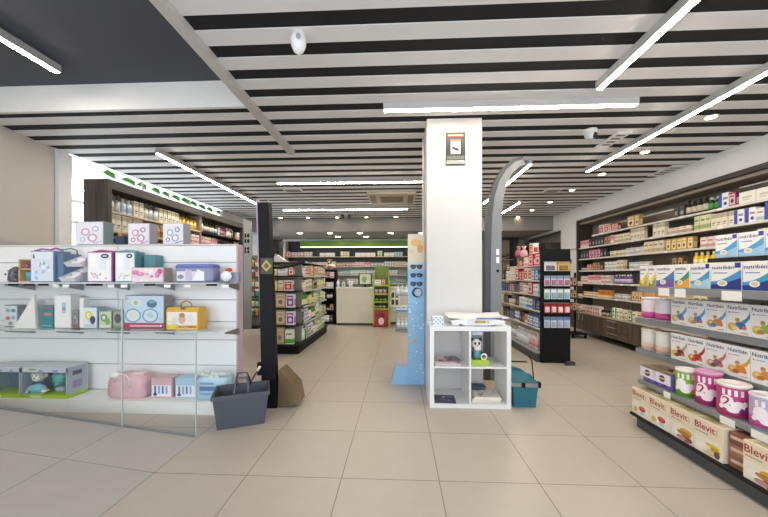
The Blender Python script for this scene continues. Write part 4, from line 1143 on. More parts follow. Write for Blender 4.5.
bag_box(lx(82), lx(96), Z2, .20, .10, '#e7ecf0', '#9fb2c6', 'white carton with yellow and navy picture', deco=d_pic('#e3d84a', '#3a4276', '#c9d3de'))
bag_box(lx(97.5), lx(110), Z2, .165, .09, '#c9d3b9', '#8fa080', 'small carton with green leafy picture', deco=d_pic('#6d8a4a', '#8fae5a', '#dfe4d8'))
t_ = bag_box(lx(111.5), lx(121.5), Z2, .165, .09, '#a6a5a4', '#8c8b8b', 'small grey carton with a dark dome picture', deco=None)
b = MB(); b.pd(0, .095, .033, .045, -.0465, M_('#56545a'), 18); b.pq(-.04, .04, .006, .03, -.0465, M_('#7d9c6a')); b.build('printed_front', t_)
# breast pump box
def d_pump(b, w, h, y):
    b.pq(-w * .49, w * .49, h * .02, h * .18, y, M_('#b42a55')); b.pq(-w * .35, w * .38, h * .07, h * .12, y - .0004, M_('#e6b4c4')); b.pd(w * .42, h * .10, w * .03, h * .03, y - .0006, M_('#efe6e9'))
    b.pq(-w * .49, w * .49, h * .19, h * .98, y + .0003, M_('#c3d6e6'))
    for cx in (-.27, .16):
        b.pd(cx * w, h * .40, w * .20, h * .21, y, M_('#6d9cc4'), 22); b.pd(cx * w, h * .40, w * .165, h * .17, y - .0004, M_('#d6e3ee'), 22); b.pd((cx + .01) * w, h * .42, w * .09, h * .1, y - .0008, M_('#e9dccd' if cx < 0 else '#bcd0e0'))
    b.pd(w * .2, h * .75, w * .13, h * .12, y - .0004, M_('#54788a')); b.pd(w * .2, h * .82, w * .09, h * .06, y - .0008, M_('#7d9fae')); b.pd(-w * .2, h * .78, w * .12, h * .1, y - .0004, M_('#e4e6de')); b.pd(-w * .2, h * .78, w * .06, h * .07, y - .0008, M_('#a8b89c'))
    b.pd(-w * .43, h * .90, w * .05, h * .05, y - .0004, M_('#d9a9a4'))
bag_box(lx(124), lx(164), Z2, .315, .12, '#b9cfe0', '#8f8d90', 'large blue-white device carton with two circles and a crimson foot band', deco=d_pump)
# yellow suitcase
t_ = empty('yellow_case', ((lx(168.5) + lx(200)) / 2, SY - .02, Z2 + .001), 0, 'yellow toy suitcase with baby picture and arched handle', 'case')
w = lx(200) - lx(168.5)
YEL = M_('#d6a93a')
b = MB(); b.prism([(-.07, 0), (.07, 0), (.07, .14), (.05, .205), (-.05, .205), (-.07, .17)], 0, -w / 2, w / 2, YEL); b.build('body', t_)
b = MB(); y = -.0706; b.pq(-w * .47, w * .47, .008, .165, y, M_('#efe6d4')); b.pq(-w * .47, w * .47, .010, .045, y - .0004, M_('#d9b84a')); b.pq(-w * .4, -w * .2, .012, .05, y - .0008, M_('#e6d62f')); b.pq(-w * .1, w * .45, .02, .035, y - .0008, M_('#c06a3a'))
b.pd(0, .10, .035, .045, y - .0006, M_('#d9b09a')); b.pd(0, .135, .028, .022, y - .0010, M_('#b0805f')); b.pd(-.07, .09, .03, .03, y - .0004, M_('#d8dbdf')); b.pd(.075, .10, .03, .04, y - .0004, M_('#dfe0e6')); b.build('printed_front', t_)
b = MB(); b.tube([(-.055, -.01, .205), (-.05, -.012, .235), (-.025, -.012, .256), (0, -.012, .262), (.025, -.012, .256), (.05, -.012, .235), (.055, -.01, .205)], .007, M_('#c9954a'), 8); b.build('handle', t_)
b = MB(); b.box(-.02, .02, -.062, -.052, .185, .215, M_('#7a6a3f')); b.build('latch', t_)

# plinth
Z0 = .1145
def toybox(x0, x1, y, label, full):
    w = x1 - x0; h, d = .285, .20
    t_ = empty('plush_toy_box', ((x0 + x1) / 2, y, Z0 + .001), 0, label, 'toy')
    b = MB(); g = M_('#c4c9d2')
    b.box(-w / 2, w / 2, d / 2 - .01, d / 2, .036, h, g); b.box(-w / 2, w / 2, -d / 2, d / 2, h - .008, h, g); b.box(-w / 2, w / 2, -d / 2, -d / 2 + .006, h - .045, h - .008, g); b.box(-w / 2, -w / 2 + .012, -d / 2, d / 2 - .01, .036, h - .008, M_('#8fa2b4')); b.box(w / 2 - .012, w / 2, -d / 2, d / 2 - .01, .036, h - .008, M_('#aab2be')); b.box(-w / 2, w / 2, -d / 2, d / 2, .0, .036, M_('#a3c23a'))
    b.box(-w / 2 + .012, w / 2 - .012, d / 2 - .014, d / 2 - .0102, .036, h - .008, M_('#6a7a90'))
    b.build('carton', t_)
    b = MB(); y_ = -d / 2 - .0006
    b.pd(-w * .25, h - .02, w * .09, .008, y_, M_('#6f9c4a')); b.pq(-w * .12, -w * .02, h - .05, h - .02, y_, M_('#8f9bc4')); b.pq(w * .2, w * .3, h - .05, h - .02, y_, M_('#8f9bc4')); b.pq(-w * .3, -w * .05, .008, .026, y_, M_('#dfe8b0'))
    b.add([(w / 2 + .0006, d * q, z) for q, z in ((-.25, .20), (.2, .20), (.2, .24), (-.25, .24))], [(0, 1, 2, 3)], M_('#4f4a5f')); b.add([(w / 2 + .0006, d * q, z) for q, z in ((-.25, .08), (.2, .08), (.2, .15), (-.25, .15))], [(0, 1, 2, 3)], M_('#8f86ac'))
    b.build('printed_front', t_)
    return t_, w, h, d
t_, w, h, d = toybox(gx(21, 2.82), gx(67, 2.82), SY - .03, 'open-front box with a grey monkey plush and teal ball toy', True)
GP = M_('#b9b2ae'); DK = M_('#4a4644')
b = MB(); b.T = Matrix.Translation((0.0, -.045, -.014)) @ Matrix.Diagonal((1.1, .85, 1.14, 1)); b.ball((-.10, -.005, .175), (.055, .04, .045), GP); b.ball((-.16, 0, .185), (.02, .012, .02), GP); b.ball((-.04, 0, .185), (.02, .012, .02), GP); b.ball((-.10, -.01, .07), (.07, .055, .05), M_('#6fb5c4')); b.tube([(-.15, -.01, .10), (-.18, -.03, .06), (-.17, -.05, .045)], .014, GP); b.tube([(-.05, -.01, .10), (-.02, -.03, .06), (-.03, -.05, .045)], .014, GP); b.build('monkey_plush', t_)
b = MB(); b.T = Matrix.Translation((0.0, -.045, -.014)) @ Matrix.Diagonal((1.1, .85, 1.14, 1)); b.ball((-.10, -.035, .163), (.036, .016, .022), M_('#e0dad2')); b.ball((-.118, -.040, .19), (.014, .008, .016), M_('#e6e2dc')); b.ball((-.082, -.040, .19), (.014, .008, .016), M_('#e6e2dc')); b.ball((-.118, -.047, .19), .006, DK, 8); b.ball((-.082, -.047, .19), .006, DK, 8); b.ball((-.10, -.051, .170), (.009, .005, .006), DK, 8); b.build('monkey_face', t_)
b = MB(); b.T = Matrix.Translation((0, -.035, -.014)) @ Matrix.Diagonal((1.1, .9, 1.14, 1)); b.ball((.09, -.005, .165), .058, M_('#4fa3a0'), 16)
for i in range(7): b.ball((.09 + .045 * cos(i * .9), -.042 + .012 * abs(cos(i * .9)), .165 + .045 * sin(i * .9)), .016, M_(('#3a8886', '#66b8b4')[i % 2]), 8)
b.build('ball_toy', t_)
b = MB(); b.ball((.08, -.02, .065), (.05, .04, .03), M_('#a8b4c2')); b.lathe([(.03, -.006), (.03, .006)], M_('#e8e8ec'), 12, (-.02, -.07, .062)); b.build('rattle', t_)
t_, w, h, d = toybox(gx(-14, 2.82), gx(20, 2.82), SY - .03, 'grey and green plush toy box partly out of view at the plinth end', False)
# pink bag
t_ = empty('pink_baby_bag', ((lx(109) + lx(147)) / 2, SY - .02, Z0 + .001), 0, 'pink see-through baby bag with white handles on the plinth', 'bag')
w = lx(147) - lx(109)
b = MB(); n = 18
prof = [(0, .9), (.03, 1), (.13, 1.02), (.19, .9), (.215, .72)]
vs = []
for z, k in prof:
    for i in range(n):
        a = 2 * pi * i / n; c_, s_ = cos(a), sin(a); q = max(abs(c_), abs(s_)) ** .7
        vs.append((w / 2 * k * c_ / q * (1 + .03 * sin(5 * a + z * 40)), .085 * k * s_ / q * (1 + .06 * sin(3 * a + z * 30)), z))
b.add(vs, [(k * n + i, k * n + (i + 1) % n, k * n + n + (i + 1) % n, k * n + n + i) for k in range(4) for i in range(n)] + [tuple(range(n - 1, -1, -1)), tuple(4 * n + i for i in range(n))], mat('#dfb4bf', .3, 0, .15, 25, 0, .4), True); b.build('body', t_)
b = MB(); b.tube([(-.09, -.08, .16), (-.075, -.09, .20), (-.03, -.09, .235), (0.02, -.09, .225), (.05, -.09, .19), (.055, -.085, .10)], .008, M_('#efe9ea'), 8); b.build('handle', t_)
b = MB(); b.ball((-.1, -.07, .21), (.05, .03, .03), M_('#f0ebec')); b.ball((.08, -.0, .215), (.07, .05, .02), M_('#e9d3da')); b.build('towel', t_)
# tissue packs
def d_nap(c):
    def f(b, w, h, y):
        b.pq(-w * .45, w * .45, h * .06, h * .62, y, M_('#eceef3'))
        for i in range(4): b.pq(-w * .34 + i * w * .18, -w * .34 + i * w * .18 + w * .09, h * .2, h * .58, y - .0004, M_(('#5a6fb0', '#8fa0c9')[i % 2]))
        b.pd(-w * .3, h * .16, w * .1, h * .08, y - .0006, M_('#3a55a0'))
    return f
bag_box(lx(151), lx(172), Z0, .185, .12, '#d8b3b8', '#cfa9b0', 'pink-topped white carton of baby bottles on the plinth', deco=d_nap(0))
bag_box(lx(175), lx(196), Z0, .185, .12, '#a9cbe0', '#9dc0d6', 'light-blue-topped white carton of baby bottles on the plinth', deco=d_nap(1))
t_ = empty('diaper_pack', ((lx(199) + lx(229)) / 2, SY - .03, Z0 + .001), 0, 'light blue nappy pack with crumpled clear top on the plinth', 'pack')
w = lx(229) - lx(199)
b = MB(); n = 16; vs = []
for z, k in ((0, .95), (.03, 1), (.16, 1), (.20, .93)):
    for i in range(n):
        a = 2 * pi * i / n; c_, s_ = cos(a), sin(a); q = max(abs(c_), abs(s_)) ** .85
        vs.append((w / 2 * k * c_ / q, .085 * k * s_ / q, z))
b.add(vs, [(k * n + i, k * n + (i + 1) % n, k * n + n + (i + 1) % n, k * n + n + i) for k in range(3) for i in range(n)] + [tuple(range(n - 1, -1, -1)), tuple(3 * n + i for i in range(n))], mat('#b3d3e4', .35, 0, .1, 30, 0, .3), True); b.build('body', t_)
b = MB(); b.pq(-w * .36, w * .2, .09, .13, -.0865, M_('#5f86b4')); b.pq(-w * .36, w * .1, .145, .165, -.0865, M_('#7f9fc4')); b.pq(-w * .36, w * .12, .05, .07, -.0865, M_('#8fb4d0')); b.build('printed_front', t_)
b = MB()
for i in range(12): b.ball((random.uniform(-.4, .4) * w, random.uniform(-.05, .05), .205 + random.uniform(0, .035)), (random.uniform(.02, .05), .025, .018), mat('#cdd3cf', .25, 0, .15), 8)
b.build('crumpled_wrap', t_)

# ------------------------------------------------------------------ glass guard panels on the ramp edge
GY = 2.415
def ramp(x): return max(0, -.119 * (x + 1.552))
t_ = empty('glass_guard', (-1.86, GY, 0), 0, 'clear glass guard panel with slanted top beside the grey basket', 'glass panel', 'glass guards on the ramp')
xa, xb = -2.155, -1.57
xc = -2.02
b = MB(); poly = [(xa, ramp(xa) + .004), (xb, .004), (xb, .825), (xc, gz(312, xc, GY)), (xa, gz(299, xa, GY))]
b.prism(poly, 1, GY - .005, GY + .005, GLASS); part(b, 'pane', t_)
b = MB(); b.box(xb - .0025, xb + .0025, GY - .006, GY + .006, .004, .825, GLASS_EDGE); b.tube([(xb, GY, .825), (xc, GY, poly[3][1]), (xa, GY, poly[4][1])], .0022, GLASS_EDGE, 6); part(b, 'edge', t_)
b = MB(); b.prism([(xa, ramp(xa) + .0), (xb, .0), (xb, .012), (xa, ramp(xa) + .012)], 1, GY - .012, GY + .012, STEEL); part(b, 'floor_channel', t_)
t_ = empty('glass_guard', (-3.2, GY, 0), 0, 'longer clear glass guard panel in front of the white display', 'glass panel', 'glass guards on the ramp')
xa, xb = -4.35, -2.165
b = MB(); z1 = gz(299, xb, GY); b.prism([(xa, ramp(xa) + .004), (xb, ramp(xb) + .004), (xb, z1), (xa, z1 + .12)], 1, GY - .005, GY + .005, GLASS); part(b, 'pane', t_)
b = MB(); b.box(xb - .0025, xb + .0025, GY - .006, GY + .006, ramp(xb), z1, GLASS_EDGE); part(b, 'edge', t_)
b = MB(); b.prism([(xa, ramp(xa)), (xb, ramp(xb)), (xb, ramp(xb) + .012), (xa, ramp(xa) + .012)], 1, GY - .012, GY + .012, STEEL); part(b, 'floor_channel', t_)

# ------------------------------------------------------------------ grey shopping basket
t_ = empty('shopping_basket', (-1.345, 2.70, .0), .40, 'dark grey plastic shopping basket with raised handles on the floor', 'basket')
BK = mat('#4c5059', .45, 0, .05, 40)
def shell(b, w0, d0, w1, d1, h, th, mt):
    o = [(-w0 / 2, -d0 / 2, 0), (w0 / 2, -d0 / 2, 0), (w0 / 2, d0 / 2, 0), (-w0 / 2, d0 / 2, 0), (-w1 / 2, -d1 / 2, h), (w1 / 2, -d1 / 2, h), (w1 / 2, d1 / 2, h), (-w1 / 2, d1 / 2, h)]
    i_ = [(-w0 / 2 + th, -d0 / 2 + th, th), (w0 / 2 - th, -d0 / 2 + th, th), (w0 / 2 - th, d0 / 2 - th, th), (-w0 / 2 + th, d0 / 2 - th, th), (-w1 / 2 + th, -d1 / 2 + th, h), (w1 / 2 - th, -d1 / 2 + th, h), (w1 / 2 - th, d1 / 2 - th, h), (-w1 / 2 + th, d1 / 2 - th, h)]
    f = [(0, 3, 2, 1), (0, 1, 5, 4), (1, 2, 6, 5), (2, 3, 7, 6), (3, 0, 4, 7), (8, 9, 10, 11), (8, 12, 13, 9), (9, 13, 14, 10), (10, 14, 15, 11), (11, 15, 12, 8), (4, 5, 13, 12), (5, 6, 14, 13), (6, 7, 15, 14), (7, 4, 12, 15)]
    b.add(o + i_, f, mt)
b = MB(); shell(b, .36, .23, .425, .29, .275, .008, BK); b.build('body', t_)
b = MB(); 
for a, c, e, f in ((-.222, .222, -.155, -.143), (-.222, .222, .143, .155), (-.222, -.210, -.143, .143), (.210, .222, -.143, .143)): b.box(a, c, e, f, .252, .282, BK)
b.build('rim', t_)
for sg, ln in ((-1, 0), (1, .02)):
    b = MB(); yb = sg * .13; b.tube([(-.055, yb, .27), (-.05, yb * .55, .35), (-.035, yb * .30, .385 + ln), (.035, yb * .30, .385 + ln), (.05, yb * .55, .35), (.055, yb, .27)], .011, BK, 8, .6); b.build('handle', t_)
b = MB(); b.tube([(.055, .14, .275), (.10, .10, .36), (.135, .06, .43)], .007, BK, 8); b.tube([(.12, .078, .40), (.14, .055, .44)], .012, M_('#d4d4d0'), 8); b.build('grip', t_)

# ------------------------------------------------------------------ tall black gate post
gx0 = -1.215; gyy = 3.0
t_ = empty('security_gate_post', (gx0, gyy, 0), 0, 'tall slim black gate post leaning slightly beside the grey basket', 'gate')
BKG = mat('#141417', .55, 0, .08)
BKG.node_tree.nodes['Principled BSDF'].inputs['Specular IOR Level'].default_value = .2
b = MB(); ht = gz(203, -1.2, gyy)
b.add([(-.075, -.03, 0), (.065, -.03, 0), (.065, .05, 0), (-.075, .05, 0), (-.118, -.03, ht), (-.012, -.03, ht), (-.012, .05, ht), (-.118, .05, ht)], [(0, 3, 2, 1), (4, 5, 6, 7), (0, 1, 5, 4), (1, 2, 6, 5), (2, 3, 7, 6), (3, 0, 4, 7)], BKG); b.build('post', t_)
b = MB(); b.add([(-.082, -.026, 0.42), (-.076, -.026, 0.42), (-.076, .05, 0.42), (-.082, .05, 0.42), (-.135, -.026, ht + .03), (-.119, -.026, ht + .03), (-.119, .05, ht + .03), (-.135, .05, ht + .03)], [(0, 3, 2, 1), (4, 5, 6, 7), (0, 1, 5, 4), (1, 2, 6, 5), (2, 3, 7, 6), (3, 0, 4, 7)], M_('#b99ab0')); b.build('edge_strip', t_, 'pinkish edge strip')
b = MB(); b.tube([(-.03, .01, ht - .005), (-.03, .01, ht + .05)], .007, ALU); b.build('pin', t_)
b = MB(); b.prism([(.068, 0.0), (.27, .035), (.235, .20), (.08, .36)], 1, -.01, .20, mat('#7d6a50', .25, .3, .2, 6)); b.build('foot', t_, 'bronze wedge foot')
b = MB(); b.tube([(.02, -.0, 1.33), (.10, -.01, 1.325), (.2, .0, 1.345), (.32, .02, 1.385)], .012, BKG); b.build('arm', t_)
b = MB(); zc = 1.35; b.box(-.085, .03, -.036, -.031, 1.27, 1.42, M_('#3d3a2a')); b.pp([(-.03, 1.29), (.02, 1.345), (-.03, 1.405), (-.078, 1.345)], -.0366, M_('#b9a53f')); b.pp([(-.03, 1.315), (.0, 1.345), (-.03, 1.378), (-.058, 1.345)], -.0372, M_('#5a5540')); b.build('warning_sticker', t_)
b = MB(); b.box(-.135, -.08, .0, .04, .30, .42, BKG); b.build('hinge_block', t_)

# ------------------------------------------------------------------ curved grey gate by the column
t_ = empty('curved_security_gate', (1.16, 3.92, 0), 0, 'grey anti-theft gate post arching over beside the white column', 'gate')
GG = mat('#77797c', .4, .2, .05); GD = mat('#3f4246', .45, .1, .05)
path = [(1.15, 0), (1.15, .8), (1.15, 1.45), (1.155, 1.75), (1.165, 2.0), (1.19, 2.2), (1.235, 2.37), (1.31, 2.5), (1.40, 2.585), (1.50, 2.62)]
wd = [.16, .16, .155, .15, .14, .125, .115, .105, .10, .085]
def strip(mb, off0, off1, y0, y1, mt, k0=0):
    vs = []; n = len(path)
    for i in range(n):
        a = Vector(path[max(i - 1, 0)]); c = Vector(path[min(i + 1, n - 1)]); tt = (c - a).normalized(); nr = Vector((tt.y, -tt.x))
        p = Vector(path[i]); l = p + nr * wd[i] * off0; r = p + nr * wd[i] * off1
        vs += [(l.x, y0, l.y), (r.x, y0, r.y), (r.x, y1, r.y), (l.x, y1, l.y)]
    fs = [(3, 2, 1, 0), (4 * n - 4, 4 * n - 3, 4 * n - 2, 4 * n - 1)]
    for i in range(n - 1):
        for q in range(4): fs.append((4 * i + q, 4 * i + (q + 1) % 4, 4 * i + 4 + (q + 1) % 4, 4 * i + 4 + q))
    mb.add(vs, fs, mt)
b = MB(); strip(b, -.3, .5, 3.88, 3.96, GG); part(b, 'post', t_)
b = MB(); strip(b, -.75, -.3, 3.885, 3.955, GD); part(b, 'inner_band', t_, 'darker inner band')
for v in (252, 260):
    z = gz(v, 1.17, 3.88); b = MB(); b.box(1.165, 1.20, 3.875, 3.8795, z - .035, z + .035, M_('#e6e6e4')); part(b, 'sticker', t_)
b = MB(); z = gz(271, 1.17, 3.88); b.ball((1.185, 3.88, z), (.018, .006, .018), BLACK); part(b, 'button', t_)

# ------------------------------------------------------------------ white cube shelf
t_ = empty('cube_shelf', (.676, 3.245, 0), 0, 'white two by two cube shelf in front of the column', 'shelving')
X0, X1, Y0, Y1 = .297, 1.055, 3.05, 3.44
for nm, a in (('side_panel', (X0, X0 + .04, Y0, Y1, .04, .73)), ('side_panel', (X1 - .04, X1, Y0, Y1, .04, .73)), ('bottom_panel', (X0, X1, Y0, Y1, 0, .04)), ('top_panel', (X0, X1, Y0, Y1, .73, .77)), ('divider', (.668, .684, Y0 + .002, Y1, .04, .73)), ('shelf', (X0 + .04, .668, Y0 + .001, Y1, .377, .393)), ('shelf', (.684, X1 - .04, Y0 + .001, Y1, .377, .393))):
    b = MB(); b.box(*a, mat('#e6e6e6', .35, 0, .015)); part(b, nm, t_)
# baby scale on top
t_ = empty('baby_scale', (.76, 3.24, .77), 0, 'white baby scale with curved tray on top of the cube shelf', 'scale')
SW = mat('#eeeeec', .25, 0, .01)
b = MB(); b.prism([(-.24, .02), (-.17, .02), (-.12, .005), (.12, .005), (.17, .02), (.25, .02), (.265, .05), (.15, .065), (-.15, .065), (-.26, .05)], 1, -.13, .13, SW); b.build('body', t_)
for sx in (-.205, .205):
    b = MB(); b.lathe([(.04, 0), (.045, .022)], M_('#d8d8d8'), 12, (sx, -.09, 0)); b.build('foot', t_)
    b = MB(); b.lathe([(.04, 0), (.045, .022)], M_('#d8d8d8'), 12, (sx, .09, 0)); b.build('foot', t_)
b = MB(); n = 12; vs = []
for i in range(n + 1):
    x = -.285 + .57 * i / n; k = (i / n - .5) * 2
    z = .070 + .012 * k * k
    for y_, dz in ((-.155, .012), (-.11, 0), (.11, 0), (.155, .024)): vs.append((x, y_, z + dz))
for i in range(n + 1):
    x = -.285 + .57 * i / n; k = (i / n - .5) * 2
    z = .070 + .012 * k * k - .012
    for y_, dz in ((-.16, .012), (-.11, 0), (.11, 0), (.16, .024)): vs.append((x, y_, z + dz))
m_ = 4 * (n + 1)
fs = []
for i in range(n):
    for q in range(3):
        fs.append((4 * i + q, 4 * i + 4 + q, 4 * i + 5 + q, 4 * i + 1 + q)); fs.append((m_ + 4 * i + q, m_ + 4 * i + 1 + q, m_ + 4 * i + 5 + q, m_ + 4 * i + 4 + q))
    for q in (0, 3): fs.append((4 * i + q, 4 * i + 4 + q, m_ + 4 * i + 4 + q, m_ + 4 * i + q))
for i in (0, n):
    for q in range(3): fs.append((4 * i + q, 4 * i + q + 1, m_ + 4 * i + q + 1, m_ + 4 * i + q))
b.add(vs, fs, SW, True); b.build('tray', t_)
b = MB(); b.tube([(-.02, -.158, .074), (.12, -.158, .076), (.22, -.158, .082)], .006, M_('#5a6aa8'), 6); b.build('blue_trim', t_)
b = MB(); b.box(-.10, .13, -.136, -.130, .012, .058, M_('#dcdcda')); b.box(-.03, .075, -.139, -.1361, .028, .05, M_('#a89a4a')); b.pq(.085, .105, .03, .048, -.1366, M_('#c7b46a')); b.build('display', t_)
# blue patterned box beside the scale
t_ = empty('tissue_box', (.385, 3.17, .77), 0, 'small blue and white checked box beside the baby scale', 'box')
b = MB(); b.rbox(-.055, .055, -.04, .04, 0, .085, M_('#dbe4ee'), .003); b.build('carton', t_)
b = MB()
for i in range(5):
    for j in range(4):
        if (i + j) % 2 == 0: x = -.05 + i * .02; z = .006 + j * .0195; b.pp([(x + .01, z), (x + .02, z + .0095), (x + .01, z + .019), (x, z + .0095)], -.0406, M_('#5f8fc4'))
b.build('checked_front', t_)
# things in the cube shelf
def magazine(x, y, z, w, d, h, cols, label, rz, name='magazine'):
    b = MB(); b.box(-w / 2, w / 2, -d / 2, d / 2, 0, h, M_(cols[0]))
    for i in range(9):
        cx, cy = random.uniform(-.35, .35) * w, random.uniform(-.38, .38) * d; q, r_ = random.uniform(.04, .13) * w, random.uniform(.04, .12) * d
        b.add([(cx - q, cy - r_, h + .0004 + i * .0001), (cx + q, cy - r_, h + .0004 + i * .0001), (cx + q, cy + r_, h + .0004 + i * .0001), (cx - q, cy + r_, h + .0004 + i * .0001)], [(0, 1, 2, 3)], M_(cols[1 + i % (len(cols) - 1)]))
    o = b.build(name, None, None, (x, y, z)); o.rotation_euler = (0, 0, rz)
    return tag(o, label, 'magazine', 'magazines in the cube shelf')
magazine(.47, 3.20, .394, .24, .2, .012, ('#cfc6c8', '#b33a4a', '#d98a90', '#4a4a5a', '#e9e2e2'), 'lower red and white magazine in the upper cube', .06)
magazine(.455, 3.21, .4068, .22, .19, .012, ('#c9a9ae', '#a82c42', '#e6d0d2', '#5f3a4a'), 'red-covered magazine on top in the upper cube', -.08)
magazine(.54, 3.24, .4196, .12, .16, .006, ('#6f7078', '#3f4048', '#a9a9b2'), 'small grey leaflet over the red magazines', .2)
magazine(.452, 3.16, .041, .20, .19, .008, ('#3c3a4c', '#6a6480', '#2a2836', '#a89fb0', '#55506a'), 'dark purple magazine in the bottom cube', -.05)
magazine(.84, 3.23, .041, .27, .24, .03, ('#dcd6ca', '#cfc8ba', '#efece6'), 'thick pale paper wad lying in the bottom cube', .02, 'paper_wad')
magazine(.86, 3.21, .0722, .25, .23, .02, ('#e6e0d4', '#8a8578', '#f0ede6', '#c9bfae'), 'cream folded papers on top of the pale wad', -.06, 'folded_papers')
magazine(.80, 3.34, .093, .16, .1, .035, ('#3a4658', '#4c5c74', '#2a3442'), 'dark blue folded cloth behind the cream papers', .1, 'folded_cloth')['category'] = 'cloth'
# panda plush box
t_ = empty('panda_plush_box', (.765, 3.16, .394), 0, 'black and white panda plush on a lime green base in the cube', 'toy')
b = MB(); b.rbox(-.07, .10, -.06, .06, 0, .05, M_('#a9c23f'), .004); b.build('base', t_)
b = MB(); b.box(-.075, .075, .06, .072, 0, .31, M_('#8b8f9c')); b.pq(-.03, .07, .27, .30, .0595, M_('#e8e8ec')); b.build('backing_card', t_)
WP = M_('#e8e2dc'); BP = M_('#2c2a2c')
b = MB(); b.ball((-.005, -.01, .10), (.045, .04, .055), M_('#4f8f92')); b.ball((-.01, -.015, .20), (.05, .042, .045), WP); b.tube([(-.045, -.01, .12), (-.06, -.03, .08)], .016, BP); b.tube([(.035, -.01, .12), (.05, -.03, .08)], .016, BP); b.ball((.0, -.02, .155), (.036, .03, .025), WP); b.build('panda', t_)
b = MB(); b.ball((-.05, -.005, .24), .018, BP, 10); b.ball((.03, -.005, .24), .018, BP, 10); b.ball((-.028, -.052, .207), (.012, .006, .014), BP, 10); b.ball((.008, -.052, .207), (.012, .006, .014), BP, 10); b.ball((-.01, -.057, .188), (.008, .005, .006), BP, 8); b.build('face_patches', t_)
b = MB(); b.tube([(.055 + .026 * cos(a * pi / 6), -.045, .08 + .026 * sin(a * pi / 6)) for a in range(13)], .008, M_('#ecebe6'), 8); b.build('ring', t_)

# teal basket bag on the floor
t_ = empty('fabric_basket', (1.208, 3.20, 0), -.06, 'teal folding fabric basket with aluminium rim beside the cube shelf', 'basket')
TL = mat('#256878', .7, 0, .12, 30, 0, .2)
b = MB(); shell(b, .20, .19, .235, .23, .24, .006, TL); b.build('body', t_)
b = MB(); b.box(-.122, .122, -.121, -.121, .20, .238, ALU); b.box(-.122, .122, .115, .121, .20, .238, ALU); b.box(-.124, -.118, -.115, .121, .20, .238, ALU); b.box(.118, .124, -.115, .121, .20, .238, BLACK); b.build('rim', t_, 'aluminium rim')
b = MB(); b.add([(-.116, -.12, .24), (.116, -.12, .24), (.116, .12, .26), (-.116, .12, .30), (-.02, -.03, .205), (.05, .04, .21)], [(0, 1, 4), (1, 5, 4), (1, 2, 5), (2, 3, 5), (3, 4, 5), (3, 0, 4)], TL); b.add([(-.116, .118, .24), (.12, .118, .24), (.02, .118, .31), (-.116, .118, .345)], [(0, 1, 2, 3)], TL); b.build('flap', t_)
b = MB(); b.box(-.04, -.005, -.130, -.128, .195, .243, BLACK); b.box(.112, .135, -.13, -.09, .20, .25, BLACK); b.build('clip', t_)
b = MB(); b.tube([(.112, .0, .24), (.105, .0, .33), (.095, 0, .42), (.075, 0, .46), (.065, 0, .465)], .006, BLACK, 8); b.build('handle', t_, 'thin black handle')

# ------------------------------------------------------------------ blue sunglasses stand
sx0, sx1 = .108, .300; sy = 3.70
t_ = empty('sunglasses_stand', (.2, sy, 0), 0, 'tall light blue cardboard stand with mirror for children\'s sunglasses', 'display stand')
LB = mat('#8fbce2', .55, 0, .03, 8)
zt = gz(234, .2, sy)
b = MB(); b.box(sx0, sx1, sy, sy + .06, .0, zt, LB); part(b, 'board', t_)
b = MB(); e = sy - .0006; zm = gz(262, .2, sy)
b.pq(sx0, sx1, zm, zt, e, M_('#d9cfb6')); b.pd(.2, zt - .10, .06, .045, e - .0004, M_('#dfb46a')); b.pd(.25, zt - .17, .035, .05, e - .0006, M_('#d89a5a')); b.pd(.15, zt - .2, .03, .03, e - .0006, M_('#cfc48a')); b.pq(sx0, sx1, zm - .09, zm, e - .0002, M_('#c3cfd6')); b.pq(.135, .28, zm - .04, zm - .028, e - .0008, M_('#9aa9a2'))
for i in range(26): b.pd(random.uniform(sx0 + .015, sx1 - .015), random.uniform(.05, 1.0), random.uniform(.004, .010), random.uniform(.004, .012), e - .0004, M_(random.choice(('#e6f0f8', '#c9e0f2', '#f4f6f4'))))
b.pd(.18, gz(341, .2, sy), .018, .022, e - .001, M_('#d0a64f')); b.pq(sx0, sx1, gz(304, .2, sy) - .002, gz(304, .2, sy) + .002, e - .0008, M_('#6f9cc4'))
part(b, 'printed_front', t_)
b = MB(); b.prism([(-.085, 0), (sx0 - .001, 0), (sx0 - .001, .215), (-.03, .215)], 1, sy - .01, sy + .25, LB); part(b, 'foot', t_)
b = MB(); b.box(-.02, sx0 - .004, sy, sy + .22, .2155, .225, M_('#b8a9b0')); part(b, 'foot_tray', t_)
b = MB(); zm = gz(292.5, .2, sy); b.lathe([(.0, 0), (.05, -.002), (.062, .003), (.062, .012)], mat('#23252a', .3), 20, (0, 0, 0)); 
for i, (x, y, z) in enumerate(b.v): b.v[i] = (.215 + x * .95, sy - .012 + z * .9, zm + y * .9)
b.pd(.225, zm, .042, .045, sy - .0165, mat('#70757a', .2, .7, 0)); part(b, 'mirror', t_)
for v in (267, 275.5, 284):
    z = gz(v, .2, sy)
    g = empty('sunglasses', (.205, sy - .0115, z), 0, 'dark children\'s sunglasses on the blue stand, %s pair' % {267: 'highest', 275.5: 'middle', 284: 'lowest'}[v], 'sunglasses', 'sunglasses on the blue stand')
    b = MB(); b.ball((-.036, 0, 0), (.03, .006, .024), mat('#1d3440', .15)); b.ball((.036, 0, 0), (.03, .006, .024), mat('#1d3440', .15)); b.build('lens', g)
    b = MB(); b.tube([(-.072, .004, .012), (-.036, -.002, .024), (0, -.002, .012), (.036, -.002, .024), (.072, .004, .012)], .005, M_('#2c4a52'), 6); b.build('frame', g)

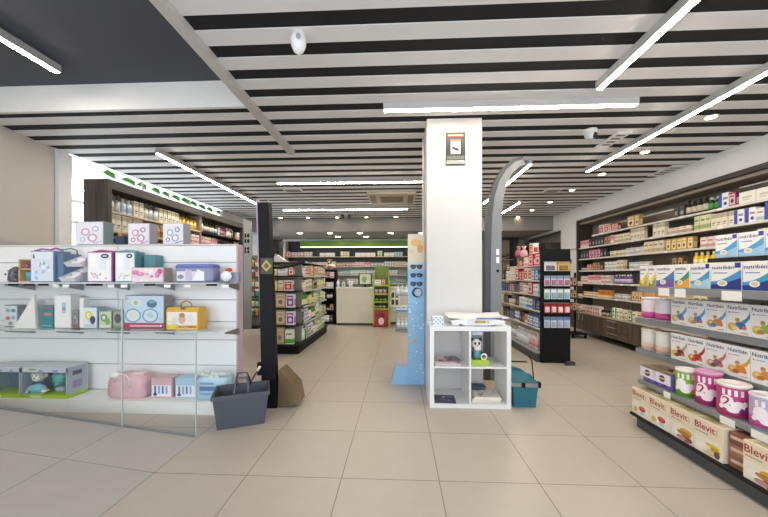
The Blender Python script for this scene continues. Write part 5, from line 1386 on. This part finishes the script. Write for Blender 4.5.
# ================================================================== LEFT AISLE GONDOLA (black, two faces seen)
GXL, GXR, GY0, GY1 = -2.18, -1.60, 5.05, 7.1
t = empty('black_gondola', (-1.9, 6.0, 0), 0, 'black free-standing gondola with tan and green cartons past the black gate', 'shelving')
b = MB(); b.box(GXL, GXR, GY0, GY1, 0, .13, BLACK); b.box(GXL - .02, GXR + .02, GY0 - .02, GY1 + .02, .13, .15, DARK); part(b, 'base', t)
b = MB(); b.box(-1.91, -1.87, GY0 + .25, GY1 - .05, .15, 1.46, mat('#8b867c', .6)); b.box(GXL + .02, GXR - .02, GY0 + .23, GY0 + .25, .15, 1.46, mat('#8b867c', .6)); part(b, 'back_panel', t)
for z in (.46, .74, 1.01, 1.255):
    b = MB(); b.box(GXL + .02, GXR, GY0, GY0 + .229, z - .02, z, DARK); part(b, 'shelf', t)
    b = MB(); b.box(-1.869, GXR, GY0 + .27, GY1 - .06, z - .02, z, DARK); b.box(GXR, GXR + .004, GY0 + .27, GY1 - .06, z - .028, z, mat('#c9c5bd', .4)); part(b, 'shelf', t)
b = MB(); b.box(GXL + .02, GXR, GY0 + .0, GY1 - .05, 1.46, 1.475, DARK); part(b, 'top_panel', t)
def grow_front(z, nm, seq): row('%s front-end gondola shelf' % nm, 'the left', (GXL + .03, GY0 + .004, z), (1, 0), .56, 0, seq, .012)
def grow_side(z, nm, seq, sc=1.0): row('%s gondola side shelf' % nm, 'entrance end', (GXR - .002, GY0 + .29, z), (0, 1), 1.72, pi / 2, seq, .012, sc=sc)
grow_front(.15, 'lowest', [('tantall', 2), ('greenwhite', 1)])
grow_front(.46, 'second lowest', [('tanframe', 2), ('violetwhite', 1)])
grow_front(.74, 'middle', [('tanframe', 2), ('violetwhite', 1)])
grow_front(1.01, 'upper', [('gold', 1), ('yellowbox', 1), ('cream', 1), ('redwhite', 1)])
grow_front(1.255, 'highest', [('gold', 1), ('yellowbox', 1), ('whitebig', 1), ('red', 1)])
grow_side(.15, 'lowest', [('clearbottle', 2), ('whitegreen', 2), ('violetwhite', 1), ('greenwhite', 1), ('whitebig', 2), ('palegreen', 4), ('greenwhite', 2), ('pouchgreen', 2)])
grow_side(.46, 'second lowest', [('black', 1), ('violetwhite', 2), ('white', 2), ('pouchgreen', 2), ('greenwhite', 2), ('cream', 3), ('green', 3)])
grow_side(.74, 'middle', [('pouchgreen', 2), ('green', 1), ('yellowbox', 2), ('pouchgreen', 1), ('cream', 3), ('green', 2), ('palegreen', 3), ('white', 3)])
grow_side(1.01, 'upper', [('whitebig', 1), ('cream', 2), ('palegreen', 3), ('magenta', 1), ('greenjar', 3), ('cream', 3), ('yellowbox', 2), ('palegreen', 3)])
grow_side(1.255, 'highest', [('whitebig', 1), ('redwhite', 2), ('gold', 2), ('brown', 1), ('redwhite', 2), ('cream', 4), ('palepink', 3)])
b = MB(); b.prism([(-.10, 0), (.14, 0), (-.06, .13)], 1, -.06, .06, M_('#e6e2de'))
near_box(b, 'folded_card', -1.95, 5.2, 1.476, 0, 'white folded card standing on top of the black gondola', 'card', None)

# ------------------------------------------------------------------ hook rack behind the white display
hx = gx(251, 7.6)
t = empty('hook_rack', (hx, 7.6, 0), 0, 'slim hook rack of green and red blister cards behind the white display', 'rack')
b = MB(); b.box(-.22, .22, .0, .04, 0, 1.75, mat('#6c6a66', .6)); b.box(-.25, .25, -.2, .2, 0, .05, BLACK); b.build('panel', t)
cols = [('#2f7d5c', '#c93a34', '#e9e6df'), ('#276b54', '#b8b0a0', '#d6453a'), ('#2a4f4f', '#3f9a94', '#e9d8c8'), ('#3a3836', '#c98d5a', '#e5c24a'), ('#4c8f6f', '#e6e0d0', '#d97b3a'), ('#e2d03a', '#e8e4d2', '#3c6e4a'), ('#5aa39b', '#b9cfc6', '#3c3c3c')]
for r in range(6):
    for c in range(4):
        k_ = cols[(r * 3 + c) % len(cols)] if r else (('#2a7f6a', '#3fa090', '#1d5f55') if c < 2 else cols[c])
        m_ = blister(.095, .19, k_[0], k_[1], k_[2])
        o = bpy.data.objects.new('blister_card', m_); COL.objects.link(o); o.location = (hx - .16 + c * .107, 7.57, .28 + r * .235)
        tag(o, 'small blister card on the hook rack, %s line up, %s from the left' % (nth(r + 1), nth(c + 1)), 'blister card', 'blister cards on the hook rack')
for r in range(6):
    b = MB(); b.box(-.2, .2, -.028, -.0, .28 + r * .235 + .192, .28 + r * .235 + .197, STEEL); b.build('hook_bar', t)

# ------------------------------------------------------------------ far left: pictogram panel, round air conditioner
px = gx(247, 7.35)
t = empty('pictogram_panel', (px, 7.35, 0), 0, 'grey upright panel with black pictograms at the end of the oak unit', 'sign')
b = MB(); b.box(-.12, .10, 0, .03, 0, gz(221, px, 7.35), M_('#8d8882')); b.build('panel', t)
b = MB()
for zz, hh in ((2.15, .10), (2.02, .10), (1.86, .07), (1.78, .07)):
    b.pq(-.06, -.02, zz, zz + hh, -.0006, BLACK); b.pd(.03, zz + hh * .5, .03, hh * .5, -.0006, BLACK)
    b.pq(-.02, .01, zz + hh * .4, zz + hh * .55, -.0006, BLACK)
b.build('pictograms', t)
wx = gx(278, 11.2)
t = empty('wall_air_conditioner', (wx, YB + .355, gz(242, wx, 11.3)), 0, 'white rounded air conditioner on the far left back wall', 'air conditioner')
b = MB(); b.rbox(-.16, .16, -.14, 0, -.17, .17, WHITE, .05); b.build('body', t)
b = MB(); b.box(-.13, .13, -.146, -.1405, -.12, -.07, M_('#b9bcbf')); b.build('louvre', t)
b = MB(); b.pq(-.05, .05, -.10, .10, -.001, M_('#3f4a3c')); b.box(-.06, .06, 0, .006, -.11, .11, M_('#3a4a36')); b.pd(0, .03, .03, .03, -.0014, M_('#7fae6a'))
o = near_box(b, 'wall_notice', gx(277, 11.8), YB + .35, gz(254.5, gx(277, 11.8), 11.8), 0, 'small dark green notice under the far wall air conditioner', 'sign', None)

# ================================================================== COUNTER AREA
SBY = 11.1
xl, xr = gx(283, SBY), gx(424, SBY)
t = empty('dispensary_shelving', ((xl + xr) / 2, SBY + .15, 0), 0, 'dispensary wall shelving framed in white behind the counters', 'shelving')
zt = gz(239, -3, SBY)
b = MB(); b.box(xl, xl + .08, SBY, SBY + .34, 0, zt, WHITE); b.box(xl + .08, xr, SBY, SBY + .34, zt - .07, zt, WHITE); part(b, 'frame', t)
b = MB(); b.box(gx(409, SBY), gx(413, SBY), SBY - .01, SBY - .0005, 0, zt - .07, M_('#d8c9ae')); part(b, 'upright', t)
b = MB(); b.box(xl + .08, xr, SBY + .33, SBY + .35, gz(262, -2, SBY), zt - .07, mat('#3a3c42', .6)); b.box(xl + .08, xr, SBY + .33, SBY + .35, 0, gz(262, -2, SBY), mat('#a3b3ab', .5)); part(b, 'back_panel', t)  # paler lower half: the lit look of the shelves put into panel colour
DZ = [gz(283.5, -2, SBY), gz(275, -2, SBY), gz(266.5, -2, SBY), gz(256.5, -2, SBY)]
for z in DZ + [.5]:
    b = MB(); b.box(xl + .082, xr, SBY + .01, SBY + .329, z - .02, z, mat('#cfc7b2', .4)); part(b, 'shelf', t)
t = empty('green_light_canopy', (gx(354, SBY - .1), SBY - .12, gz(245, -2, SBY - .1)), 0, 'long green light canopy with bright lower edge above dispensary shelves', 'lamp')
w2_ = (gx(408, SBY - .1) - gx(300, SBY - .1)) / 2
b = MB(); b.box(-w2_, w2_, -.03, .1195, -.06, .145, mat('#6f9a3a', .5, 0, .05)); b.build('canopy', t)
b = MB(); b.box(-w2_ + .02, w2_ - .02, -.032, .06, -.085, -.061, mat('#e9f2d6', .4, 0, 0, 18, 1.4)); b.build('diffuser', t)
L_ = xr - xl - .12
def drow(k, nm, seq): row('%s dispensary shelf' % nm, 'the left', (xl + .1, SBY + .015, DZ[k]), (1, 0), L_, 0, seq, .02)
drow(3, 'top', [('redbig', 1), ('palepink', 4), ('multi', 2), ('_', .25), ('whitebig', 3), ('_', .2), ('cream', 3), ('_', .2), ('whitebig', 4), ('_', .06), ('palegreen', 2), ('_', .05), ('whitebig', 2), ('teal', 3), ('_', .3), ('cream', 1), ('_', .3), ('redwhite', 2)])
drow(2, 'second', [('redbig', 2), ('tubered', 2), ('whitegreen', 2), ('teal', 1), ('_', .05), ('palepink', 5), ('cream', 3), ('pinkjar', 6), ('palepink', 3), ('pink', 2), ('whitejar', 4), ('tubewhite', 4), ('cream', 4), ('palepink', 4)])
drow(1, 'third', [('white', 3), ('bluewhite', 2), ('teal', 2), ('cream', 4), ('yellowbox', 2), ('whitejar', 5), ('teal', 3), ('white', 5), ('bluewhite', 4), ('palegreen', 4), ('white', 3)])
drow(0, 'lowest', [('white', 4), ('darkjar', 2), ('bluewhite', 3), ('teal', 3), ('cream', 3), ('yellowbox', 2), ('brown', 3), ('white', 4), ('darkbottle', 4), ('bluewhite', 4)])

def counter(x0, x1, y, label):
    t = empty('service_counter', ((x0 + x1) / 2, y + .25, 0), 0, label, 'counter', 'service counters')
    b = MB(); b.box(x0, x1, y, y + .5, .06, .93, mat('#d9d3c6', .4, 0, .02)); part(b, 'body', t)
    b = MB(); b.box(x0 - .01, x1 + .01, y - .015, y + .52, .93, .96, mat('#e6e2d8', .3)); part(b, 'top', t)
    b = MB(); b.box(x0 + .02, x1 - .02, y + .03, y + .48, 0, .06, CHAR); part(b, 'kick', t)
    return t
counter(gx(336.5, 8.05), gx(373, 8.05), 8.05, 'white service counter in the middle with monitor on it')
counter(gx(390, 8.3), gx(422, 8.3), 8.3, 'white service counter partly behind the blue sunglasses stand')
# monitor
mx = gx(365, 8.25)
t = empty('monitor', (mx, 8.3, .961), .35, 'dark framed monitor with green picture on the middle counter', 'monitor')
b = MB(); b.box(-.17, .17, -.015, .015, .06, .36, BLACK); b.build('screen_frame', t)
b = MB(); b.pq(-.15, .15, .08, .34, -.0156, M_('#c9d3c2')); b.pd(-.03, .2, .07, .08, -.016, M_('#8fae7a')); b.pd(.07, .15, .05, .05, -.0162, M_('#e8e6e0')); b.build('screen', t)
b = MB(); b.box(-.02, .02, .0, .02, 0, .1, BLACK); b.box(-.1, .1, -.06, .06, 0, .012, BLACK); b.build('stand', t)
row('middle counter top', 'the left', (gx(337, 8.2), 8.12, .961), (1, 0), .55, 0, [('whitebottle', 1), ('_', .05), ('teal', 1), ('_', .08), ('white', 1)], .02)
# lime stand with red poster
lx_ = gx(381.5, 7.9)
t = empty('lime_display_stand', (lx_, 7.95, 0), 0, 'lime green display stand with red poster between the counters', 'display stand')
LM = mat('#a3b82f', .45, 0, .05)
for sx in (-.185, .185):
    b = MB(); b.box(sx - .015, sx + .015, -.16, .16, 0, gz(272, lx_, 7.9), LM); b.build('side_panel', t)
b = MB(); b.box(-.17, .17, .14, .16, 0, gz(266, lx_, 7.9), M_('#6d7a30')); b.build('back_panel', t)
zl = [gz(v, lx_, 7.9) for v in (308, 301, 293.5, 285)]
for z in zl:
    b = MB(); b.box(-.17, .17, -.16, .14, z - .03, z, LM); b.build('shelf', t)
b = MB(); b.box(-.17, .17, -.18, -.162, .02, .42, M_('#a82a2f')); b.pd(0, .15, .07, .09, -.1806, M_('#e6d6d2')); b.pd(.0, .30, .09, .06, -.1806, M_('#7d1a22')); b.build('poster', t, 'red poster')
for i, z in enumerate(zl):
    row('%s lime stand shelf' % ('lowest', 'second lowest', 'third', 'highest')[i], 'the left', (lx_ - .165, 7.80, z), (1, 0), .33, 0, [[('darkjar', 3)], [('greenjar', 3)], [('pinkjar', 3)], [('whitebig', 1), ('red', 1)]][i], .015)
# dark rack tower left of counter
rx = gx(328.5, 8.15)
t = empty('dark_rack', (rx, 8.3, 0), 0, 'dark five-shelf rack tower left of the middle counter', 'rack')
for sx in (-.17, .17):
    b = MB(); b.box(sx - .012, sx + .012, -.16, .16, 0, 1.42, BLACK); b.build('side_panel', t)
b = MB(); b.box(-.158, .158, .14, .16, 0, 1.42, BLACK); b.build('back_panel', t)
for i, z in enumerate((.08, .36, .66, .93, 1.2)):
    b = MB(); b.box(-.158, .158, -.16, .14, z - .025, z, BLACK); b.build('shelf', t)
    row('%s dark rack shelf' % ('lowest', 'second lowest', 'middle', 'fourth', 'highest')[i], 'the left', (rx - .155, 8.14, z), (1, 0), .31, 0, [[('white', 2), ('black', 1)], [('darkjar', 2), ('brown', 1)], [('black', 1), ('darkbottle', 2), ('white', 1)], [('brown', 1), ('white', 2)], [('brown', 2), ('palepink', 1)]][i], .012)
t = empty('teddy_bear', (rx + .02, 8.3, 1.4205), 0, 'white and brown plush bear sitting on the dark rack tower', 'toy')
b = MB(); b.ball((0, 0, .08), (.09, .08, .085), M_('#e6e0d6')); b.ball((-.02, -.02, .20), .07, M_('#7d5545')); b.ball((-.07, -.02, .26), .025, M_('#7d5545'), 8); b.ball((.03, -.02, .26), .025, M_('#7d5545'), 8); b.ball((-.02, -.085, .19), .025, M_('#e6d8c8'), 8); b.tube([(-.07, -.02, .10), (-.13, -.06, .05)], .028, M_('#e6e0d6')); b.tube([(.07, -.02, .10), (.14, -.06, .06)], .028, M_('#e6e0d6')); b.build('body', t)
b = MB(); b.box(-.05, .05, -.12, -.06, .03, .09, M_('#b0453a')); b.build('bow', t)
# clear acrylic tower and white stand by the right counter
ax = gx(399, 7.5)
t = empty('acrylic_tower', (ax + .12, 7.3, 0), 0, 'clear blue acrylic shelf tower beside the sunglasses stand', 'display stand')
for z in (.05, .42, .80, 1.10):
    b = MB(); b.box(-.20, .20, -.14, .14, z, z + .012, ACRYLIC); b.build('shelf', t)
for sx in (-.19, .19):
    b = MB(); b.box(sx - .006, sx + .006, -.13, .13, 0, 1.25, ACRYLIC); b.build('side_panel', t)
for i, z in enumerate((.063, .433, .813)):
    row('%s acrylic tower shelf' % ('lowest', 'middle', 'upper')[i], 'the left', (ax - .06, 7.18, z), (1, 0), .36, 0, [('clearbottle', 3) if i != 1 else ('bluewhite', 3)], .01)
wx_ = gx(394, 8.2)
b = MB(); b.box(-.13, .13, 0, .02, 0, .42, M_('#eceae4')); 
for i in range(2):
    for j in range(2): b.pq(-.09 + i * .10, -.02 + i * .10, .06 + j * .18, .19 + j * .18, -.0006, M_('#4d3a3c'))
near_box(b, 'photo_board', gx(395, 8.25), 8.26, .45, 0, 'white board with four dark pictures on the counter front', 'board', None)

# ================================================================== RIGHT AISLE GONDOLA with black end panel
EX0, EX1, EY = 2.055, 2.46, 4.70
t = empty('perfume_gondola', (2.3, 5.8, 0), 0, 'white-backed gondola with black hook end panel in the right aisle', 'shelving')
b = MB(); b.box(EX0, EX1, EY, EY + .05, 0, gz(249, 2.2, EY), BLACK); part(b, 'end_panel', t, 'black end panel')
b = MB(); b.box(EX0 - .05, EX1, EY + .051, 7.0, 0, .12, CHAR); b.box(EX0 - .06, EX1, EY + .051, 7.0, .12, .14, mat('#8f9092', .4)); part(b, 'base', t)
b = MB(); b.box(EX0 + .34, EX0 + .37, EY + .051, 7.0, .14, 1.45, mat('#dcd7cf', .6)); part(b, 'back_panel', t)
EZ = [.14, .48, .74, .97, 1.185]
for z in EZ[1:]:
    b = MB(); b.box(EX0 - .02, EX0 + .339, EY + .06, 6.98, z - .018, z, mat('#cfcdc8', .3)); part(b, 'shelf', t)
def erow(k, nm, seq, sc=1.0): row('%s right-aisle gondola shelf' % nm, 'far end', (EX0 - .01, 6.95, EZ[k]), (0, -1), 2.2, -pi / 2, seq, .02, sc=sc)
erow(0, 'lowest', [('yellowbox', 2), ('clearbottle', 6), ('whitebottle', 4), ('clearbottle', 5), ('clearpink', 3), ('pouchwhite', 2)])
erow(1, 'second lowest', [('goldbottle', 3), ('yellowbox', 2), ('black', 2), ('navy', 3), ('bluewhite', 2), ('black', 2), ('orange', 1), ('blue', 4), ('blue', 2)])
erow(2, 'middle', [('gold', 2), ('yellowbox', 3), ('navy', 2), ('creamjar', 3), ('black', 2), ('white', 3), ('bluewhite', 2), ('navy', 2), ('white', 2)])
erow(3, 'upper', [('teal', 2), ('green', 2), ('navy', 4), ('red', 2), ('navy', 2), ('redwhite', 1), ('whitebig', 1), ('redbig', 1), ('white', 2)])
erow(4, 'highest', [('green', 2), ('magenta', 3), ('black', 2), ('white', 1), ('whitebig', 2), ('redbig', 1), ('red', 2), ('redwhite', 2), ('blue', 2)])
# red gift stacks on top
for i, (y, z, key, ds) in enumerate(((5.25, 1.412, 'redbig', 'big red carton on the back stack, right-aisle gondola, lower'), (5.25, 1.604, 'redwhite', 'white and red carton topping the red stack'), (5.00, 1.412, 'redbig', 'big red carton right behind the black end panel'), (5.55, 1.412, 'palepink', 'pale pink carton on top of the right-aisle gondola'), (5.85, 1.412, 'brown', 'brown carton on top of the right-aisle gondola'))):
    place(key, EX0 + .12, y, z, -pi / 2, ds, 'cartons on top of the right-aisle gondola')
b = MB(); b.box(EX0, EX0 + .33, EY + .06, 6.0, 1.395, 1.410, mat('#cfcdc8', .3)); part(b, 'top_panel', t)
for i, (y, c) in enumerate(((5.50, '#d9a9b4'), (5.75, '#b05a78'))):
    t_ = empty('gift_pouch', (EX0 + .12, y + .15, 1.575 if i == 0 else 1.592), 0, 'tied %s gift pouch on top of the gondola cartons' % ('pale pink', 'mauve')[i], 'pouch', 'gift pouches on the right-aisle gondola')
    b = MB(); b.lathe([(.05, 0), (.065, .05), (.05, .11), (.015, .14), (.045, .19)], M_(c), 12); b.build('pouch', t_)
    b = MB(); b.lathe([(.02, .132), (.022, .146)], M_('#c9a24a'), 10); b.build('tie', t_)
# hanging packs on the end panel
for r, (v0, v1, n, cs) in enumerate([(262, 271, 2, (('#e2dcd6', '#6a6470', '#d3ccc8'), ('#d6b26a', '#8a6a3a', '#c9a24a'))), (276, 286, 4, (('#d8d6df', '#b06a8a', '#8fa0c4'),)), (289, 299, 4, (('#d9dfe3', '#7fae9a', '#e8e8e8'), ('#cfd8e0', '#8fb0cc', '#eef0f0'))), (303, 313, 4, (('#b33036', '#e8d6d6', '#8a1c24'),)), (317, 327.5, 4, (('#cfdbe6', '#a9b4cc', '#5f8ac0'),))]):
    za, zb_ = gz(v1, 2.2, EY), gz(v0, 2.2, EY)
    w_ = .37 / n
    for i in range(n):
        k_ = cs[i % len(cs)]
        o = bpy.data.objects.new('hanging_pack', blister(round(w_ - .012, 3), round(zb_ - za, 3), *k_)); COL.objects.link(o)
        o.location = (EX0 + .02 + w_ * (i + .5), EY - .03, za)
        tag(o, '%s hanging pack on the black end panel, %s line from top, %s from left' % (('pale', 'mauve', 'green-white', 'red', 'light blue')[r], nth(r + 1), nth(i + 1)), 'pack', 'packs hanging on the black end panel')
    b = MB(); b.box(EX0 + .02, EX1 - .03, EY - .045, EY - .0, zb_ + .001, zb_ + .006, STEEL); part(b, 'hook_bar', t)
b = MB(); b.box(-.06, .06, -.03, .03, 0, .05, CHAR)
near_box(b, 'floor_clip', 2.40, EY + .2 - .3, 0, 0, 'small dark floor block at the foot of the black end panel', 'block', None)
# wheeled rack behind it
t = empty('wheeled_rack', (gx(575, 6.75), 6.75, 0), 0, 'narrow black wheeled rack beside the far end of the drawers', 'rack')
for i in range(4):
    sx, sy_ = (-.12, .12)[i % 2], (-.15, .15)[i // 2]
    b = MB(); b.lathe([(.0, -.012), (.035, -.012), (.035, .012), (.0, .012)], BLACK, 12); b.v = [(sx + z, sy_ + x, .036 + y) for x, y, z in b.v]; b.build('castor', t)
b = MB(); b.box(-.15, .15, -.18, .18, .07, .09, BLACK); b.box(-.015, .015, -.015, .015, .09, 1.32, BLACK); b.build('post', t)
for k, z in enumerate((.55, .80, 1.05)):
    b = MB(); b.box(-.12, .12, -.14, .14, z - .015, z, DARK); b.build('tray', t)
    row('%s wheeled rack tray' % ('lowest', 'middle', 'top')[k], 'the left', (gx(575, 6.75) - .115, 6.62, z), (1, 0), .10, 0, [('brown', 1)], .01)
    row('%s wheeled rack tray, far corner' % ('lowest', 'middle', 'top')[k], 'the left', (gx(575, 6.75) + .02, 6.62, z), (1, 0), .10, 0, [('creamjar', 1)], .01)
# far right units
t = empty('far_side_unit', (XR - .1, 9.9, 0), 0, 'tall dark wall unit beyond the long shelves, facing the aisle', 'shelving')
b = MB(); zt = 2.18
b.box(XR - .36, XR + .3, 9.08, 9.13, 0, zt, WOODF); b.box(XR - .36, XR + .3, 10.75, 10.8, 0, zt, WOODF); b.box(XR - .36, XR + .3, 9.13, 10.75, zt - .1, zt, WOODH); part(b, 'frame', t)
b = MB(); b.box(XR - .02, XR, 9.13, 10.75, 0, zt - .1, mat('#c9bfae', .6)); part(b, 'back_panel', t)
for k, z in enumerate((.5, .9, 1.3, 1.68)):
    b = MB(); b.box(XR - .34, XR - .021, 9.131, 10.749, z - .02, z, mat('#d3ccc0', .4)); part(b, 'shelf', t)
    row('%s far side unit shelf' % ('lowest', 'second', 'third', 'top')[k], 'far end', (XR - .335, 10.7, z), (0, -1), 1.6, -pi / 2, [('pouchwhite', 2), ('palepink', 2), ('white', 3), ('redwhite', 2), ('pink', 3)], .03)
xa, xb = gx(493, 11.0), gx(518, 11.0)
t = empty('far_back_unit', ((xa + xb) / 2, 11.2, 0), 0, 'dark framed shelf unit on the back wall past the curved gate', 'shelving')
zt = gz(236, 4, 11)
b = MB(); b.box(xa, xa + .06, 11.0, 11.4, 0, zt, WOODF); b.box(xb - .16, xb, 11.0, 11.4, 0, zt, WOODF); b.box(xa + .06, xb - .16, 11.0, 11.4, zt - .1, zt, WOODF); part(b, 'frame', t)
b = MB(); b.box(xa + .06, xb - .16, 11.35, 11.4, 0, zt - .1, mat('#b9a98c', .6)); part(b, 'back_panel', t)
for k, v in enumerate((295, 285, 270, 259)):
    z = gz(v, 4, 11.0)
    b = MB(); b.box(xa + .061, xb - .161, 11.01, 11.349, z - .02, z, mat('#cfc4ae', .4)); part(b, 'shelf', t)
    row('%s far back unit shelf' % ('lowest', 'second', 'third', 'top')[k], 'the left', (xa + .07, 11.02, z), (1, 0), xb - xa - .24, 0, [[('yellowbox', 2), ('cream', 3)], [('goldbottle', 2), ('cream', 3)], [('darkjar', 2), ('brown', 1), ('cream', 2)], [('darkjar', 3), ('black', 1), ('darkjar', 2)]][k], .05)
b = MB(); b.box(gx(518, 11.3), gx(524, 11.3), 11.3, 11.5, 0, 2.5, M_('#cfc0a2'))
struct(b.build('trim_4'), 'pale wall strip between the two far units')
# dark floor mat slot near the gondola
b = MB(); b.box(-.14, .14, -.03, .03, 0, .006, BLACK)
near_box(b, 'floor_grate', gx(517, 4.75) , 4.75, .0, 0, 'short black floor strip before the right-aisle gondola', 'grate', None)
b = MB(); b.rbox(-.012, 0, -.03, .03, -.06, .06, M_('#4a4642'), .004); b.box(-.02, -.012, -.01, .01, -.03, .02, STEEL)
tag(b.build('lock_plate', None, None, (XR + .0598, gy(571, XR + .06), gz(261, XR + .06, 8.3))), 'small dark key lock plate on the white wall beside the long shelving', 'lock')
